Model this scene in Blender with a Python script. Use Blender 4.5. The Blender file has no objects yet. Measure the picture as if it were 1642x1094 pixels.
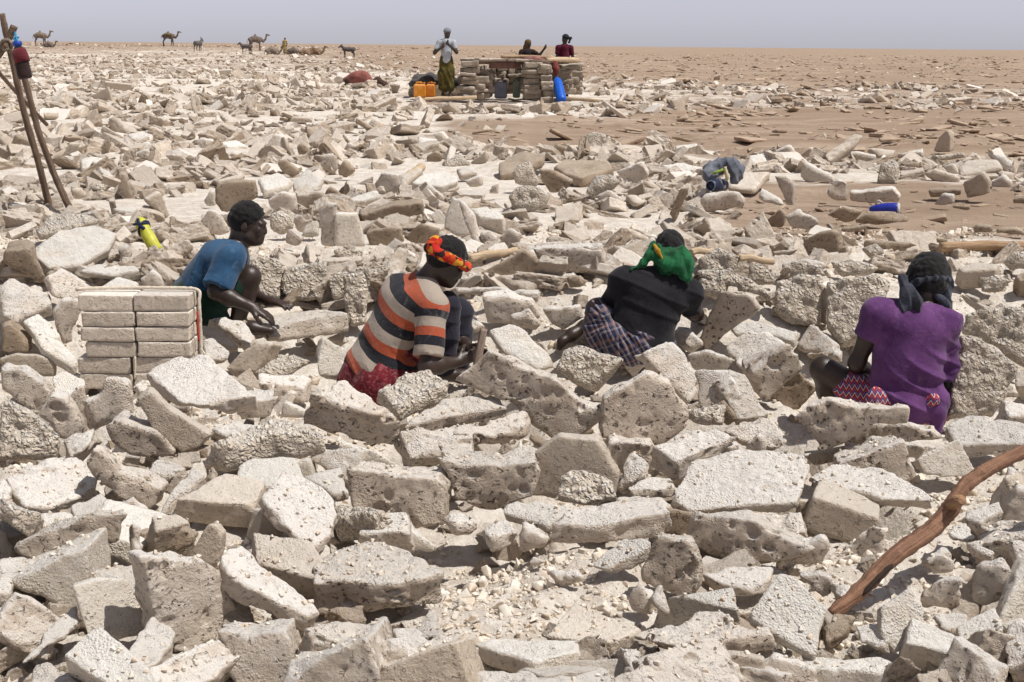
import bpy, math, random
import numpy as np
from mathutils import Matrix, Vector

# ------------------------------------------------------------------ camera, sky, sun, exposure
scene = bpy.context.scene
col = scene.collection
W0, H0 = 1642.0, 1094.0                      # pixel frame the layout notes are written in
LENS = 50.0
FPX = W0 * LENS / 36.0
CAM = np.array([0.0, 0.0, 1.4])
PITCH, ROLL = math.radians(11.74), math.radians(0.50)
Fv = np.array([0.0, math.cos(PITCH), -math.sin(PITCH)])
U0 = np.array([0.0, math.sin(PITCH), math.cos(PITCH)])
R0 = np.array([1.0, 0.0, 0.0])
Rv = math.cos(ROLL) * R0 + math.sin(ROLL) * U0
Uv = -math.sin(ROLL) * R0 + math.cos(ROLL) * U0
cam_data = bpy.data.cameras.new('camera')
cam_data.lens, cam_data.sensor_width = LENS, 36.0
cam_data.clip_start, cam_data.clip_end = 0.1, 30000
cam = bpy.data.objects.new('camera', cam_data)
col.objects.link(cam)
cam.matrix_world = Matrix(((Rv[0], Uv[0], -Fv[0], CAM[0]), (Rv[1], Uv[1], -Fv[1], CAM[1]),
                           (Rv[2], Uv[2], -Fv[2], CAM[2]), (0, 0, 0, 1)))
scene.camera = cam

SUN_EL, SUN_AZ = math.radians(63), math.radians(110)      # azimuth clockwise from +Y (straight ahead)
sun_dir = Vector((math.sin(SUN_AZ) * math.cos(SUN_EL), math.cos(SUN_AZ) * math.cos(SUN_EL), math.sin(SUN_EL)))
world = bpy.data.worlds.new('World')
scene.world = world
world.use_nodes = True
wn = world.node_tree
wn.nodes.clear()
sky = wn.nodes.new('ShaderNodeTexSky')
sky.sky_type = 'NISHITA'
sky.sun_disc = False
sky.sun_elevation, sky.sun_rotation = SUN_EL, SUN_AZ
sky.altitude, sky.air_density, sky.dust_density, sky.ozone_density = 0, 0.6, 0.3, 3.0
hs = wn.nodes.new('ShaderNodeHueSaturation')
hs.inputs['Saturation'].default_value = 0.16
hs.inputs['Value'].default_value = 1.0
tint = wn.nodes.new('ShaderNodeMix'); tint.data_type = 'RGBA'; tint.blend_type = 'MULTIPLY'
tint.inputs['Factor'].default_value = 1.0
tint.inputs[7].default_value = (0.97, 0.945, 1.06, 1)
bg = wn.nodes.new('ShaderNodeBackground')
bg.inputs['Strength'].default_value = 0.098
wo = wn.nodes.new('ShaderNodeOutputWorld')
wn.links.new(sky.outputs[0], hs.inputs['Color'])
wn.links.new(hs.outputs[0], tint.inputs[6])
wn.links.new(tint.outputs[2], bg.inputs['Color'])
wn.links.new(bg.outputs[0], wo.inputs['Surface'])
sd = bpy.data.lights.new('sun', 'SUN')
sd.energy, sd.angle, sd.color = 4.7, math.radians(0.6), (1.0, 0.955, 0.895)
sun = bpy.data.objects.new('sun', sd)
col.objects.link(sun)
sun.rotation_euler = sun_dir.to_track_quat('Z', 'Y').to_euler()
scene.render.engine = 'CYCLES'
scene.cycles.use_denoising = True
scene.cycles.use_adaptive_sampling = True
scene.cycles.adaptive_threshold = 0.03
scene.cycles.max_bounces = 4
scene.cycles.diffuse_bounces = 3
scene.cycles.glossy_bounces = 1
scene.view_settings.view_transform = 'Standard'
scene.view_settings.look = 'None'
scene.view_settings.exposure = 0.0
scene.view_settings.gamma = 1.0
scene.view_settings.use_curve_mapping = False

# ------------------------------------------------------------------ helpers: rays, noise, meshes
def ray(px, py):
    return Fv + ((px - W0 / 2) / FPX) * Rv - ((py - H0 / 2) / FPX) * Uv

def P(px, py, Y):                              # the world point at depth Y seen in that direction
    d = ray(px, py)
    return CAM + d * (Y / d[1])

def project(p):
    q = np.asarray(p, float) - CAM
    z = q @ Fv
    return W0 / 2 + FPX * (q @ Rv) / z, H0 / 2 - FPX * (q @ Uv) / z

def smooth(a, b, x):
    t = np.clip((x - a) / (b - a), 0, 1)
    return t * t * (3 - 2 * t)

def hash2(ix, iy, seed):
    n = (ix.astype(np.int64) * 374761393 + iy.astype(np.int64) * 668265263 + seed * 974634777) & 0x7fffffff
    n = (n ^ (n >> 13)) * 1274126177 & 0x7fffffff
    n = n ^ (n >> 16)
    return (n & 0xffffff) / float(0xffffff)

def vnoise2(x, y, seed=0):
    ix, iy = np.floor(x), np.floor(y)
    fx, fy = x - ix, y - iy
    fx, fy = fx * fx * (3 - 2 * fx), fy * fy * (3 - 2 * fy)
    a, b = hash2(ix, iy, seed), hash2(ix + 1, iy, seed)
    c, d = hash2(ix, iy + 1, seed), hash2(ix + 1, iy + 1, seed)
    return (a * (1 - fx) + b * fx) * (1 - fy) + (c * (1 - fx) + d * fx) * fy

def fbm2(x, y, octaves=4, seed=0):
    s, a, t = 0, 1.0, 0
    for o in range(octaves):
        ca, sa = math.cos(o * 0.9), math.sin(o * 0.9)
        s = s + a * vnoise2((x * ca - y * sa) * 2 ** o, (x * sa + y * ca) * 2 ** o, seed + o * 17)
        t += a
        a *= 0.5
    return s / t                                # 0..1

def env_z(x, y):                               # mean height of the worked salt surface; the untouched crust is z = 0
    x, y = np.asarray(x, float), np.asarray(y, float)
    z = -0.36 + 0.07 * smooth(5.2, 6.2, y) - 0.15 * smooth(6.3, 6.9, y)
    z = z + (0.44) * smooth(7.9, 9.1, y + 0.25 * np.sin(x * 1.3))
    z = z + 0.9 * smooth(120, 200, y) * smooth(10, -25, x)       # a low swell far off carries the camels
    return z

def ground_z(x, y):
    x, y = np.asarray(x, float), np.asarray(y, float)
    near = smooth(14, 7, y)
    lump = (fbm2(x * 2.2, y * 2.2, 3, 3) - .5) * 0.10 + (fbm2(x * 13, y * 13, 3, 9) - .5) * 0.055
    heap = smooth(4.3, 5.0, y) * smooth(8.6, 7.6, y) * smooth(.42, .55, fbm2(x * .9 + 2, y * .9, 2, 55) + .10)
    z = env_z(x, y) - 0.045 - 0.20 * heap + lump * (0.25 + 0.75 * near)
    z = z + (fbm2(x * .35, y * .35, 4, 5) - .5) * 0.16 * smooth(9, 20, y)
    step = fbm2(x * .22 + 7, y * .9 + 3, 4, 21)
    z = z + 0.05 * smooth(.50, .52, step) * smooth(10, 16, y) + 0.04 * smooth(.58, .60, step) * smooth(10, 16, y)   # broken brown crust in low steps
    return z

_YS = np.geomspace(2.6, 400, 4000)
def hit_env(px, py):
    d = ray(px, py)
    x = d[0] / d[1] * _YS
    z = CAM[2] + d[2] / d[1] * _YS
    i = np.nonzero(z <= env_z(x, _YS))[0]
    return _YS[i[0]] if len(i) else 300.0

def mesh_from(name, verts, quads=None, tris=None, smooth_shade=True):
    me = bpy.data.meshes.new(name)
    verts = np.asarray(verts, np.float32)
    nq = 0 if quads is None else len(quads)
    nt = 0 if tris is None else len(tris)
    loops = []
    starts = []
    if nq:
        loops.append(np.asarray(quads, np.int32).ravel()); starts.append(np.arange(nq, dtype=np.int32) * 4)
    if nt:
        loops.append(np.asarray(tris, np.int32).ravel()); starts.append(nq * 4 + np.arange(nt, dtype=np.int32) * 3)
    loops = np.concatenate(loops); starts = np.concatenate(starts)
    me.vertices.add(len(verts)); me.vertices.foreach_set('co', verts.ravel())
    me.loops.add(len(loops)); me.loops.foreach_set('vertex_index', loops)
    me.polygons.add(nq + nt); me.polygons.foreach_set('loop_start', starts)
    me.polygons.foreach_set('use_smooth', np.full(nq + nt, smooth_shade))
    me.update(calc_edges=True)
    return me

def link(name, me, mat, parent=None, matrix=None, loc=None):
    o = bpy.data.objects.new(name, me)
    col.objects.link(o)
    if me is not None and mat is not None and not me.materials:
        me.materials.append(mat)
    if matrix is not None:
        o.matrix_world = matrix
    if loc is not None:
        o.location = loc
    if parent is not None:
        o.parent = parent
        o.matrix_parent_inverse = parent.matrix_basis.inverted()
    return o

def tag(o, label, cat, group=None, kind=None):
    if label: o['label'] = label
    if cat: o['category'] = cat
    if group: o['group'] = group
    if kind: o['kind'] = kind
    return o

def empty(name, loc):
    o = bpy.data.objects.new(name, None)
    col.objects.link(o)
    o.location = Vector(loc)
    return o

def attr(me, name, vals):
    a = me.attributes.new(name, 'FLOAT', 'POINT')
    a.data.foreach_set('value', np.asarray(vals, np.float32))

# ------------------------------------------------------------------ volumes: signed distance grids -> closed surfaces
_CORN = np.array([(i, j, k) for i in (0, 1) for j in (0, 1) for k in (0, 1)])
_EDG = [(a, b) for a in range(8) for b in range(a + 1, 8) if np.abs(_CORN[a] - _CORN[b]).sum() == 1]

def surface_nets(V, h, org):
    s = V < 0
    c = np.zeros(tuple(n - 1 for n in V.shape), np.int8)
    nx, ny, nz = c.shape
    for i, j, k in _CORN:
        c += s[i:i + nx, j:j + ny, k:k + nz]
    I, J, K = np.nonzero((c > 0) & (c < 8))
    idx = np.full(c.shape, -1, np.int32)
    idx[I, J, K] = np.arange(len(I))
    vals = [V[I + a, J + b, K + g] for a, b, g in _CORN]
    acc = np.zeros((len(I), 3)); cnt = np.zeros(len(I))
    for a, b in _EDG:
        va, vb = vals[a], vals[b]
        m = (va < 0) != (vb < 0)
        t = np.where(m, va / np.where(m, va - vb, 1), 0)
        acc += m[:, None] * (_CORN[a] + t[:, None] * (_CORN[b] - _CORN[a]))
        cnt += m
    verts = (np.stack([I, J, K], 1) + acc / cnt[:, None]) * h + org
    quads = []
    for ax in range(3):
        sl0 = [slice(1, -1)] * 3; sl1 = [slice(1, -1)] * 3
        sl0[ax], sl1[ax] = slice(0, -1), slice(1, None)
        A, B = s[tuple(sl0)], s[tuple(sl1)]
        i, j, k = np.nonzero(A != B)
        flip = B[i, j, k]
        p = [i + 1, j + 1, k + 1]; p[ax] = p[ax] - 1
        b, d = [(1, 2), (2, 0), (0, 1)][ax]
        def cell(ob, od):
            q = list(p); q[b] = q[b] - ob; q[d] = q[d] - od
            return idx[q[0], q[1], q[2]]
        Q = np.stack([cell(1, 1), cell(0, 1), cell(0, 0), cell(1, 0)], 1)
        Q[flip] = Q[flip][:, ::-1]
        quads.append(Q)
    quads = np.concatenate(quads)
    return verts, quads[(quads >= 0).all(1)]

def _bspl(n, h, scale, off):
    x = np.arange(n) * h / scale + off
    i = np.floor(x).astype(int); f = x - i
    L = i.max() + 4
    M = np.zeros((n, L))
    r = np.arange(n)
    M[r, i] = (1 - f) ** 3 / 6
    M[r, i + 1] = (3 * f ** 3 - 6 * f ** 2 + 4) / 6
    M[r, i + 2] = (-3 * f ** 3 + 3 * f ** 2 + 3 * f + 1) / 6
    M[r, i + 3] = f ** 3 / 6
    return M

def gnoise(shape, h, scale, rng):              # smooth noise over a regular grid, about -1..1
    sc = (scale,) * 3 if np.isscalar(scale) else scale
    Ms = [_bspl(n, h, s, rng.random()) for n, s in zip(shape, sc)]
    G = rng.uniform(-1, 1, [M.shape[1] for M in Ms])
    G = np.tensordot(Ms[0], G, (1, 0))
    G = np.tensordot(Ms[1], G, (1, 1)).transpose(1, 0, 2)
    return np.tensordot(G, Ms[2].T, (2, 0)) * 2.2

# ------------------------------------------------------------------ materials
def nodes_of(name):
    m = bpy.data.materials.new(name)
    m.use_nodes = True
    t = m.node_tree
    b = t.nodes['Principled BSDF']
    return m, t, b

class NT:
    def __init__(s, t): s.t = t
    def n(s, typ, **kw):
        nd = s.t.nodes.new(typ)
        ins = kw.pop('ins', {})
        for k, v in kw.items(): setattr(nd, k, v)
        for k, v in ins.items():
            if hasattr(v, 'is_output'): s.t.links.new(v, nd.inputs[k])
            else: nd.inputs[k].default_value = v
        return nd
    def noise(s, vec, scale, detail=4, rough=.55, dist=0.0):
        return s.n('ShaderNodeTexNoise', ins={'Vector': vec, 'Scale': scale, 'Detail': detail, 'Roughness': rough, 'Distortion': dist}).outputs[0]
    def vor(s, vec, scale, feature='F1', rnd=1.0):
        return s.n('ShaderNodeTexVoronoi', feature=feature, ins={'Vector': vec, 'Scale': scale, 'Randomness': rnd}).outputs['Distance']
    def math(s, op, a, b=0.0, clamp=False):
        nd = s.n('ShaderNodeMath', operation=op, use_clamp=clamp)
        for i, v in enumerate((a, b)):
            if hasattr(v, 'is_output'): s.t.links.new(v, nd.inputs[i])
            else: nd.inputs[i].default_value = v
        return nd.outputs[0]
    def rng(s, v, a, b, c=0.0, d=1.0):
        return s.n('ShaderNodeMapRange', interpolation_type='SMOOTHSTEP', ins={0: v, 1: a, 2: b, 3: c, 4: d}).outputs[0]
    def mix(s, f, a, b, blend='MIX'):
        nd = s.n('ShaderNodeMix', data_type='RGBA', blend_type=blend)
        for i, v in ((0, f), (6, a), (7, b)):
            if hasattr(v, 'is_output'): s.t.links.new(v, nd.inputs[i])
            else: nd.inputs[i].default_value = v if i == 0 else (tuple(v) + (1,))[:4]
        return nd.outputs[2]
    def bump(s, height, dist, strength=1.0, normal=None):
        ins = {'Height': height, 'Distance': dist, 'Strength': strength}
        if normal is not None: ins['Normal'] = normal
        return s.n('ShaderNodeBump', ins=ins).outputs[0]

def salt_mat(name, light, dark, white, pit=0.5, pit_scale=38, cauli=0.0, grain=1.0, white_amt=0.5, world=False, strata=0.0, bump=1.0, powder=.6):
    m, t, b = nodes_of(name)
    k = NT(t)
    tc = k.n('ShaderNodeTexCoord')
    oi = k.n('ShaderNodeObjectInfo')
    if world:
        vec = k.n('ShaderNodeNewGeometry').outputs['Position']
    else:
        off = k.math('MULTIPLY', oi.outputs['Random'], 97.0)
        cb = k.n('ShaderNodeCombineXYZ', ins={0: off, 1: off, 2: off}).outputs[0]
        vec = k.n('ShaderNodeVectorMath', operation='ADD', ins={0: tc.outputs['Object'], 1: cb}).outputs[0]
    big = k.noise(vec, 4.5, 5, .6, .4)
    mid = k.noise(vec, 17, 6, .68, .3)
    fine = k.noise(vec, 95, 6, .75)
    colr = k.mix(k.rng(big, .32, .68), dark, light)
    colr = k.mix(k.math('MULTIPLY', k.rng(mid, .50, .66), white_amt), colr, white)
    colr = k.mix(k.rng(mid, .45, .28, 0, .55), colr, tuple(c * .72 for c in dark))
    colr = k.mix(k.rng(fine, .35, .7, 0, .35), colr, tuple(min(.86, c * 1.16) for c in light))
    colr = k.mix(k.rng(fine, .5, .22, 0, .45), colr, tuple(c * .6 for c in dark))
    heights = k.math('MULTIPLY', mid, 1.6)
    heights = k.math('ADD', heights, k.math('MULTIPLY', fine, .85 * grain))
    cry = k.vor(vec, 120)
    cmask = k.rng(k.noise(vec, 5, 3, .6), .48, .62)
    heights = k.math('ADD', heights, k.math('MULTIPLY', k.math('MULTIPLY', k.rng(cry, .7, .05), cmask), .45 * grain))
    # faces pointing up are mixed toward white, the rest toward a browner tone
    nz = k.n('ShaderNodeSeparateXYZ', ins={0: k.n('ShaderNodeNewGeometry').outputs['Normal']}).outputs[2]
    upward = k.rng(k.math('ADD', nz, k.math('MULTIPLY', k.math('SUBTRACT', k.noise(vec, 7, 5, .65), .5), 1.1)), .38, .88)
    colr = k.mix(k.math('MULTIPLY', k.math('SUBTRACT', 1.0, upward), .38), colr, tuple(c * f for c, f in zip(dark, (.92, .84, .74))))
    colr = k.mix(k.math('MULTIPLY', upward, powder), colr, white)
    heights = k.math('ADD', heights, k.math('MULTIPLY', k.math('MULTIPLY', k.noise(vec, 34, 6, .7), upward), 1.3 * grain))
    # mud and rust stains, more on some blocks than on others
    st_n = k.rng(k.noise(vec, 3.2, 6, .7, .6), .56, .70)
    st_a = k.n('ShaderNodeMapRange', ins={0: k.math('FRACT', k.math('MULTIPLY', oi.outputs['Random'], 7.31)), 1: .35, 2: 1.0, 3: .05, 4: .62}).outputs[0]
    colr = k.mix(k.math('MULTIPLY', st_n, st_a), colr, tuple(c * f for c, f in zip(dark, (.74, .66, .56))))
    if strata:
        sv = k.n('ShaderNodeMapping', ins={'Vector': vec, 'Scale': (5, 5, 70)}).outputs[0]
        st = k.noise(sv, 1.0, 4, .6)
        colr = k.mix(k.rng(st, .55, .75, 0, strata), colr, tuple(c * .62 for c in dark))
        heights = k.math('ADD', heights, k.math('MULTIPLY', st, .8))
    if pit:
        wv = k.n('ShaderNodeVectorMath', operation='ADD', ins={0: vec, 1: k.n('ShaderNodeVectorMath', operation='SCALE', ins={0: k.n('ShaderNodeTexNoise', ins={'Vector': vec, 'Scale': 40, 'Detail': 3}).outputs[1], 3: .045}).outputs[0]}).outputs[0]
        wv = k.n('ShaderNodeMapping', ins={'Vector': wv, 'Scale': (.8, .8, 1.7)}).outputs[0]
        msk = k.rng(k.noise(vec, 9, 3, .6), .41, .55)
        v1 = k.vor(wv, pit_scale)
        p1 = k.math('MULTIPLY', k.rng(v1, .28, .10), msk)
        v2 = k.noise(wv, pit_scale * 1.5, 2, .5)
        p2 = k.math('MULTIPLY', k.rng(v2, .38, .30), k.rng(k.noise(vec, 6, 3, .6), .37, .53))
        pits = k.math('MULTIPLY', k.math('MAXIMUM', p1, k.math('MULTIPLY', p2, .85)), k.math('SUBTRACT', 1.0, k.math('MULTIPLY', upward, .72)))
        colr = k.mix(k.math('MULTIPLY', pits, min(1, .78 * pit)), colr, (.12, .085, .055))  # pit colour: pore dirt, with the shade of the hollows painted in
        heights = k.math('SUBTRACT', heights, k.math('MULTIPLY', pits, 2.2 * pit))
    if cauli:
        wv2 = k.n('ShaderNodeVectorMath', operation='ADD', ins={0: vec, 1: k.n('ShaderNodeVectorMath', operation='SCALE', ins={0: k.n('ShaderNodeTexNoise', ins={'Vector': vec, 'Scale': 14}).outputs[1], 3: .05}).outputs[0]}).outputs[0]
        cv = k.vor(wv2, 42)
        bulb = k.rng(cv, .62, .05)
        cv2 = k.vor(wv2, 105)
        colr = k.mix(k.rng(cv, .42, .70, 0, .40 * cauli), colr, (.46, .38, .29))
        heights = k.math('ADD', heights, k.math('MULTIPLY', bulb, 2.2 * cauli))
        heights = k.math('ADD', heights, k.math('MULTIPLY', k.rng(cv2, .6, .05), .8 * cauli))
    if not world:
        val = k.n('ShaderNodeMapRange', ins={0: oi.outputs['Random'], 1: 0, 2: 1, 3: .84, 4: 1.06}).outputs[0]
        colr = k.n('ShaderNodeHueSaturation', ins={'Value': val, 'Color': colr}).outputs[0]
    t.links.new(colr, b.inputs['Base Color'])
    b.inputs['Roughness'].default_value = .9
    b.inputs['Specular IOR Level'].default_value = .25
    if bump: t.links.new(k.bump(heights, .0125 * bump, .92), b.inputs['Normal'])
    return m

L_, D_, W_ = (.77, .70, .615), (.61, .525, .44), (.85, .82, .775)
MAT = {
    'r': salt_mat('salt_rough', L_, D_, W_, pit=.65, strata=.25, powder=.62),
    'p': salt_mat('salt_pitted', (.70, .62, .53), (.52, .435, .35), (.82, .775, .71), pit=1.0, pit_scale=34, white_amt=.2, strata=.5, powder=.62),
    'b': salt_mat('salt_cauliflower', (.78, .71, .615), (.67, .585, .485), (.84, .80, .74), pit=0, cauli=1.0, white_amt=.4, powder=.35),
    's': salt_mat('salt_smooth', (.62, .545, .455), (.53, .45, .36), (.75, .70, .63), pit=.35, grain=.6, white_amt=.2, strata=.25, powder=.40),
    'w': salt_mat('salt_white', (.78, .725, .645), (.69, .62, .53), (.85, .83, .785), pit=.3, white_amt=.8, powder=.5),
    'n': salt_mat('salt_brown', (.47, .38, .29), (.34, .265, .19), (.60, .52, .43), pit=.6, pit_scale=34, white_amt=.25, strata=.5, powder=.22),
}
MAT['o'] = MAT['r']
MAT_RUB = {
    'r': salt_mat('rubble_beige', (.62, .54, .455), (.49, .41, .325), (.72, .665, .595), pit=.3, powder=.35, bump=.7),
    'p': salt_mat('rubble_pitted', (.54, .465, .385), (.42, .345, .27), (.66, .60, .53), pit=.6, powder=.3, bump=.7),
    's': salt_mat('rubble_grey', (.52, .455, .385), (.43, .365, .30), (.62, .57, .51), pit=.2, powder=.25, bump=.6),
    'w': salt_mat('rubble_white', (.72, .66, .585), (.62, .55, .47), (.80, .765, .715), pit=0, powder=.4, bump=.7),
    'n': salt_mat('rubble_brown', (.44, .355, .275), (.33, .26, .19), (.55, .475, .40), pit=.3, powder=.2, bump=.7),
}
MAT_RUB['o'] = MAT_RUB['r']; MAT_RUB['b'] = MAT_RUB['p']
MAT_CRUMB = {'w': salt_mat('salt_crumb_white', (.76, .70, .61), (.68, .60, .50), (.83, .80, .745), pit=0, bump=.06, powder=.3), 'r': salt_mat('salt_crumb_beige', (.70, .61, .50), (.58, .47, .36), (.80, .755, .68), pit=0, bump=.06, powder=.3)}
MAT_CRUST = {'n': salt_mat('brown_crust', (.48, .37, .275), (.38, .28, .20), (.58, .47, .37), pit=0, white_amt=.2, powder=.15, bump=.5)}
# ------------------------------------------------------------------ salt blocks
def poly_sdf(px, py, poly):
    d = np.full(px.shape, 1e9); inside = np.zeros(px.shape, bool)
    n = len(poly)
    for i in range(n):
        a, b = poly[i], poly[(i + 1) % n]
        e = b - a
        wx, wy = px - a[0], py - a[1]
        t = np.clip((wx * e[0] + wy * e[1]) / max(1e-12, e @ e), 0, 1)
        d = np.minimum(d, (wx - e[0] * t) ** 2 + (wy - e[1] * t) ** 2)
        c = ((a[1] > py) != (b[1] > py)) & (px < e[0] * (py - a[1]) / (e[1] if e[1] else 1e-12) + a[0])
        inside ^= c
    d = np.sqrt(d)
    return np.where(inside, -d, d)

def cells2(u, v, size, rng):                   # rounded cauliflower bumps over a face, 0..1
    off = rng.random(2) * 50; sd_ = int(rng.integers(1e6))
    x, y = u / size + off[0], v / size + off[1]
    ix, iy = np.floor(x), np.floor(y)
    f = np.full(x.shape, 9.0)
    for a in (-1, 0, 1):
        for c in (-1, 0, 1):
            jx, jy = ix + a + hash2(ix + a, iy + c, sd_), iy + c + hash2(ix + a, iy + c, sd_ + 5)
            f = np.minimum(f, (x - jx) ** 2 + (y - jy) ** 2)
    return np.clip(1 - f / .7, 0, 1)

def block_mesh(name, poly, T, h, typ, rng, rough=1.0, rnd=None, clean=False):
    poly = np.asarray(poly, float)
    size = max(np.ptp(poly[:, 0]), np.ptp(poly[:, 1]), T)
    m = 3 * h + .03 + .03 * min(size, .5)
    lo = np.array([poly[:, 0].min() - m, poly[:, 1].min() - m, -T - m])
    hi = np.array([poly[:, 0].max() + m, poly[:, 1].max() + m, m])
    sh = np.maximum(6, np.ceil((hi - lo) / h).astype(int) + 1)
    u = lo[0] + np.arange(sh[0]) * h; v = lo[1] + np.arange(sh[1]) * h; w = lo[2] + np.arange(sh[2]) * h
    U, V = np.meshgrid(u, v, indexing='ij')
    # broken outline: the edge wanders and some corners are knocked off
    d2 = poly_sdf(U, V, poly)
    d2 = d2 + (fbm2(U * 9 + rng.random() * 99, V * 9 + rng.random() * 99, 3, int(rng.integers(999))) - .5) * .015 * rough * min(1, size / .3)
    r = rnd if rnd is not None else min(.003 + .004 * rng.random(), T * .25)
    taper = 0.0 if clean else rng.uniform(-.14, .18)
    D2 = d2[:, :, None] + (w[None, None, :] + T / 2) * taper
    tiltx, tilty = rng.uniform(-.10, .10, 2) * (0 if clean else .4 if typ in 'ws' else 1)
    top = w[None, None, :] + (U * tiltx + V * tilty)[:, :, None] * .4
    bot = -T - w[None, None, :] + (U * rng.uniform(-.12, .12) + V * rng.uniform(-.12, .12))[:, :, None] * (0 if clean else .6)
    if typ == 'b':
        top = top - (cells2(U, V, max(.034, 2.6 * h), rng) * .016 + cells2(U, V, max(.09, 4 * h), rng) * .022)[:, :, None] + .012
    DZ = np.maximum(top, bot)
    if not clean and rng.random() < .7:                      # a knocked-off edge or corner
        a = rng.uniform(0, 2 * math.pi); c, s = math.cos(a), math.sin(a)
        ext = (poly @ np.array([c, s])).max()
        cut = (U * c + V * s)[:, :, None] * .75 + w[None, None, :] * .66 * rng.choice([1, 1, -1])
        lim = ext * .75 - rng.uniform(.02, .11) * size
        D2 = np.maximum(D2, cut - lim)
    a_, b_ = D2 + r, DZ + r
    d = np.sqrt(np.maximum(a_, 0) ** 2 + np.maximum(b_, 0) ** 2) + np.minimum(np.maximum(a_, b_), 0) - r
    side = np.clip((.5 if typ in 'rpbo' else .32) + .9 * smooth(-.03, .0, D2 - DZ), 0, 1.4)
    flat = {'w': .55, 's': .35}.get(typ, 1.0)
    A = rough * flat
    d = d + gnoise(sh, h, .16, rng) * .005 * A
    d = d + gnoise(sh, h, .055, rng) * .0048 * A * side
    if h < .02: d = d + gnoise(sh, h, .026, rng) * .0040 * A * side
    if h < .009: d = d + gnoise(sh, h, .013, rng) * .0024 * A * side
    if typ in 'pnr' and not clean: d = d + gnoise(sh, h, (.10, .10, max(.02, 2.2 * h)), rng) * (.008 if typ != 'r' else .005) * A * smooth(.5, .9, side)
    if typ in 'prn' and h < .0135:             # holes and vugs
        cand = np.argwhere((np.abs(d) < h * .7) & (rng.random(d.shape) < .25))
        n = int(len(cand) * h * h * 4 * (240 if typ == 'p' else 100))
        if len(cand):
            clus = cand[rng.integers(0, len(cand), max(1, n // 7 + 1))]
            for _ in range(min(n, 150)):
                if rng.random() < .7:
                    q = clus[rng.integers(len(clus))] + rng.normal(0, .035 / h, 3)
                    j = np.argmin(((cand[::23] - q) ** 2).sum(1)) * 23
                    c0 = cand[min(j, len(cand) - 1)]
                else:
                    c0 = cand[rng.integers(len(cand))]
                rr = h * rng.uniform(.75, 1.05) + .010 * rng.random() ** 4
                sq = np.array([rng.uniform(.35, 1.1), rng.uniform(.35, 1.1), rng.uniform(1.0, 1.7)])
                w_ = int(rr / h * 2.9) + 2
                a0 = np.maximum(c0 - w_, 0); a1 = np.minimum(c0 + w_ + 1, d.shape)
                g = np.meshgrid(*[(np.arange(a0[i], a1[i]) - c0[i]) * h * sq[i] for i in range(3)], indexing='ij')
                sub = d[a0[0]:a1[0], a0[1]:a1[1], a0[2]:a1[2]]
                np.maximum(sub, rr - np.sqrt(g[0] ** 2 + g[1] ** 2 + g[2] ** 2), out=sub)
    d[0], d[-1], d[:, 0], d[:, -1], d[:, :, 0], d[:, :, -1] = (np.maximum(x, h * .5) for x in (d[0], d[-1], d[:, 0], d[:, -1], d[:, :, 0], d[:, :, -1]))
    vs, qs = surface_nets(d, h, lo)
    return mesh_from(name, vs, qs)

CROPS = {'R1': (0, 0, 2.956), 'R2': (550, 0, 2.956), 'R3': (1092, 0, 2.956), 'R4': (0, 360, 2.956), 'R5': (550, 360, 2.956),
         'R6': (1092, 360, 2.956), 'R7': (0, 720, 2.925), 'R8': (550, 720, 2.925), 'R9': (1092, 720, 2.925),
         'M1': (0, 180, 3.907), 'M2': (400, 200, 3.907), 'M3': (800, 200, 3.907), 'M4': (1200, 200, 3.715), 'FF': (0, 0, 1.0)}

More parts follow.
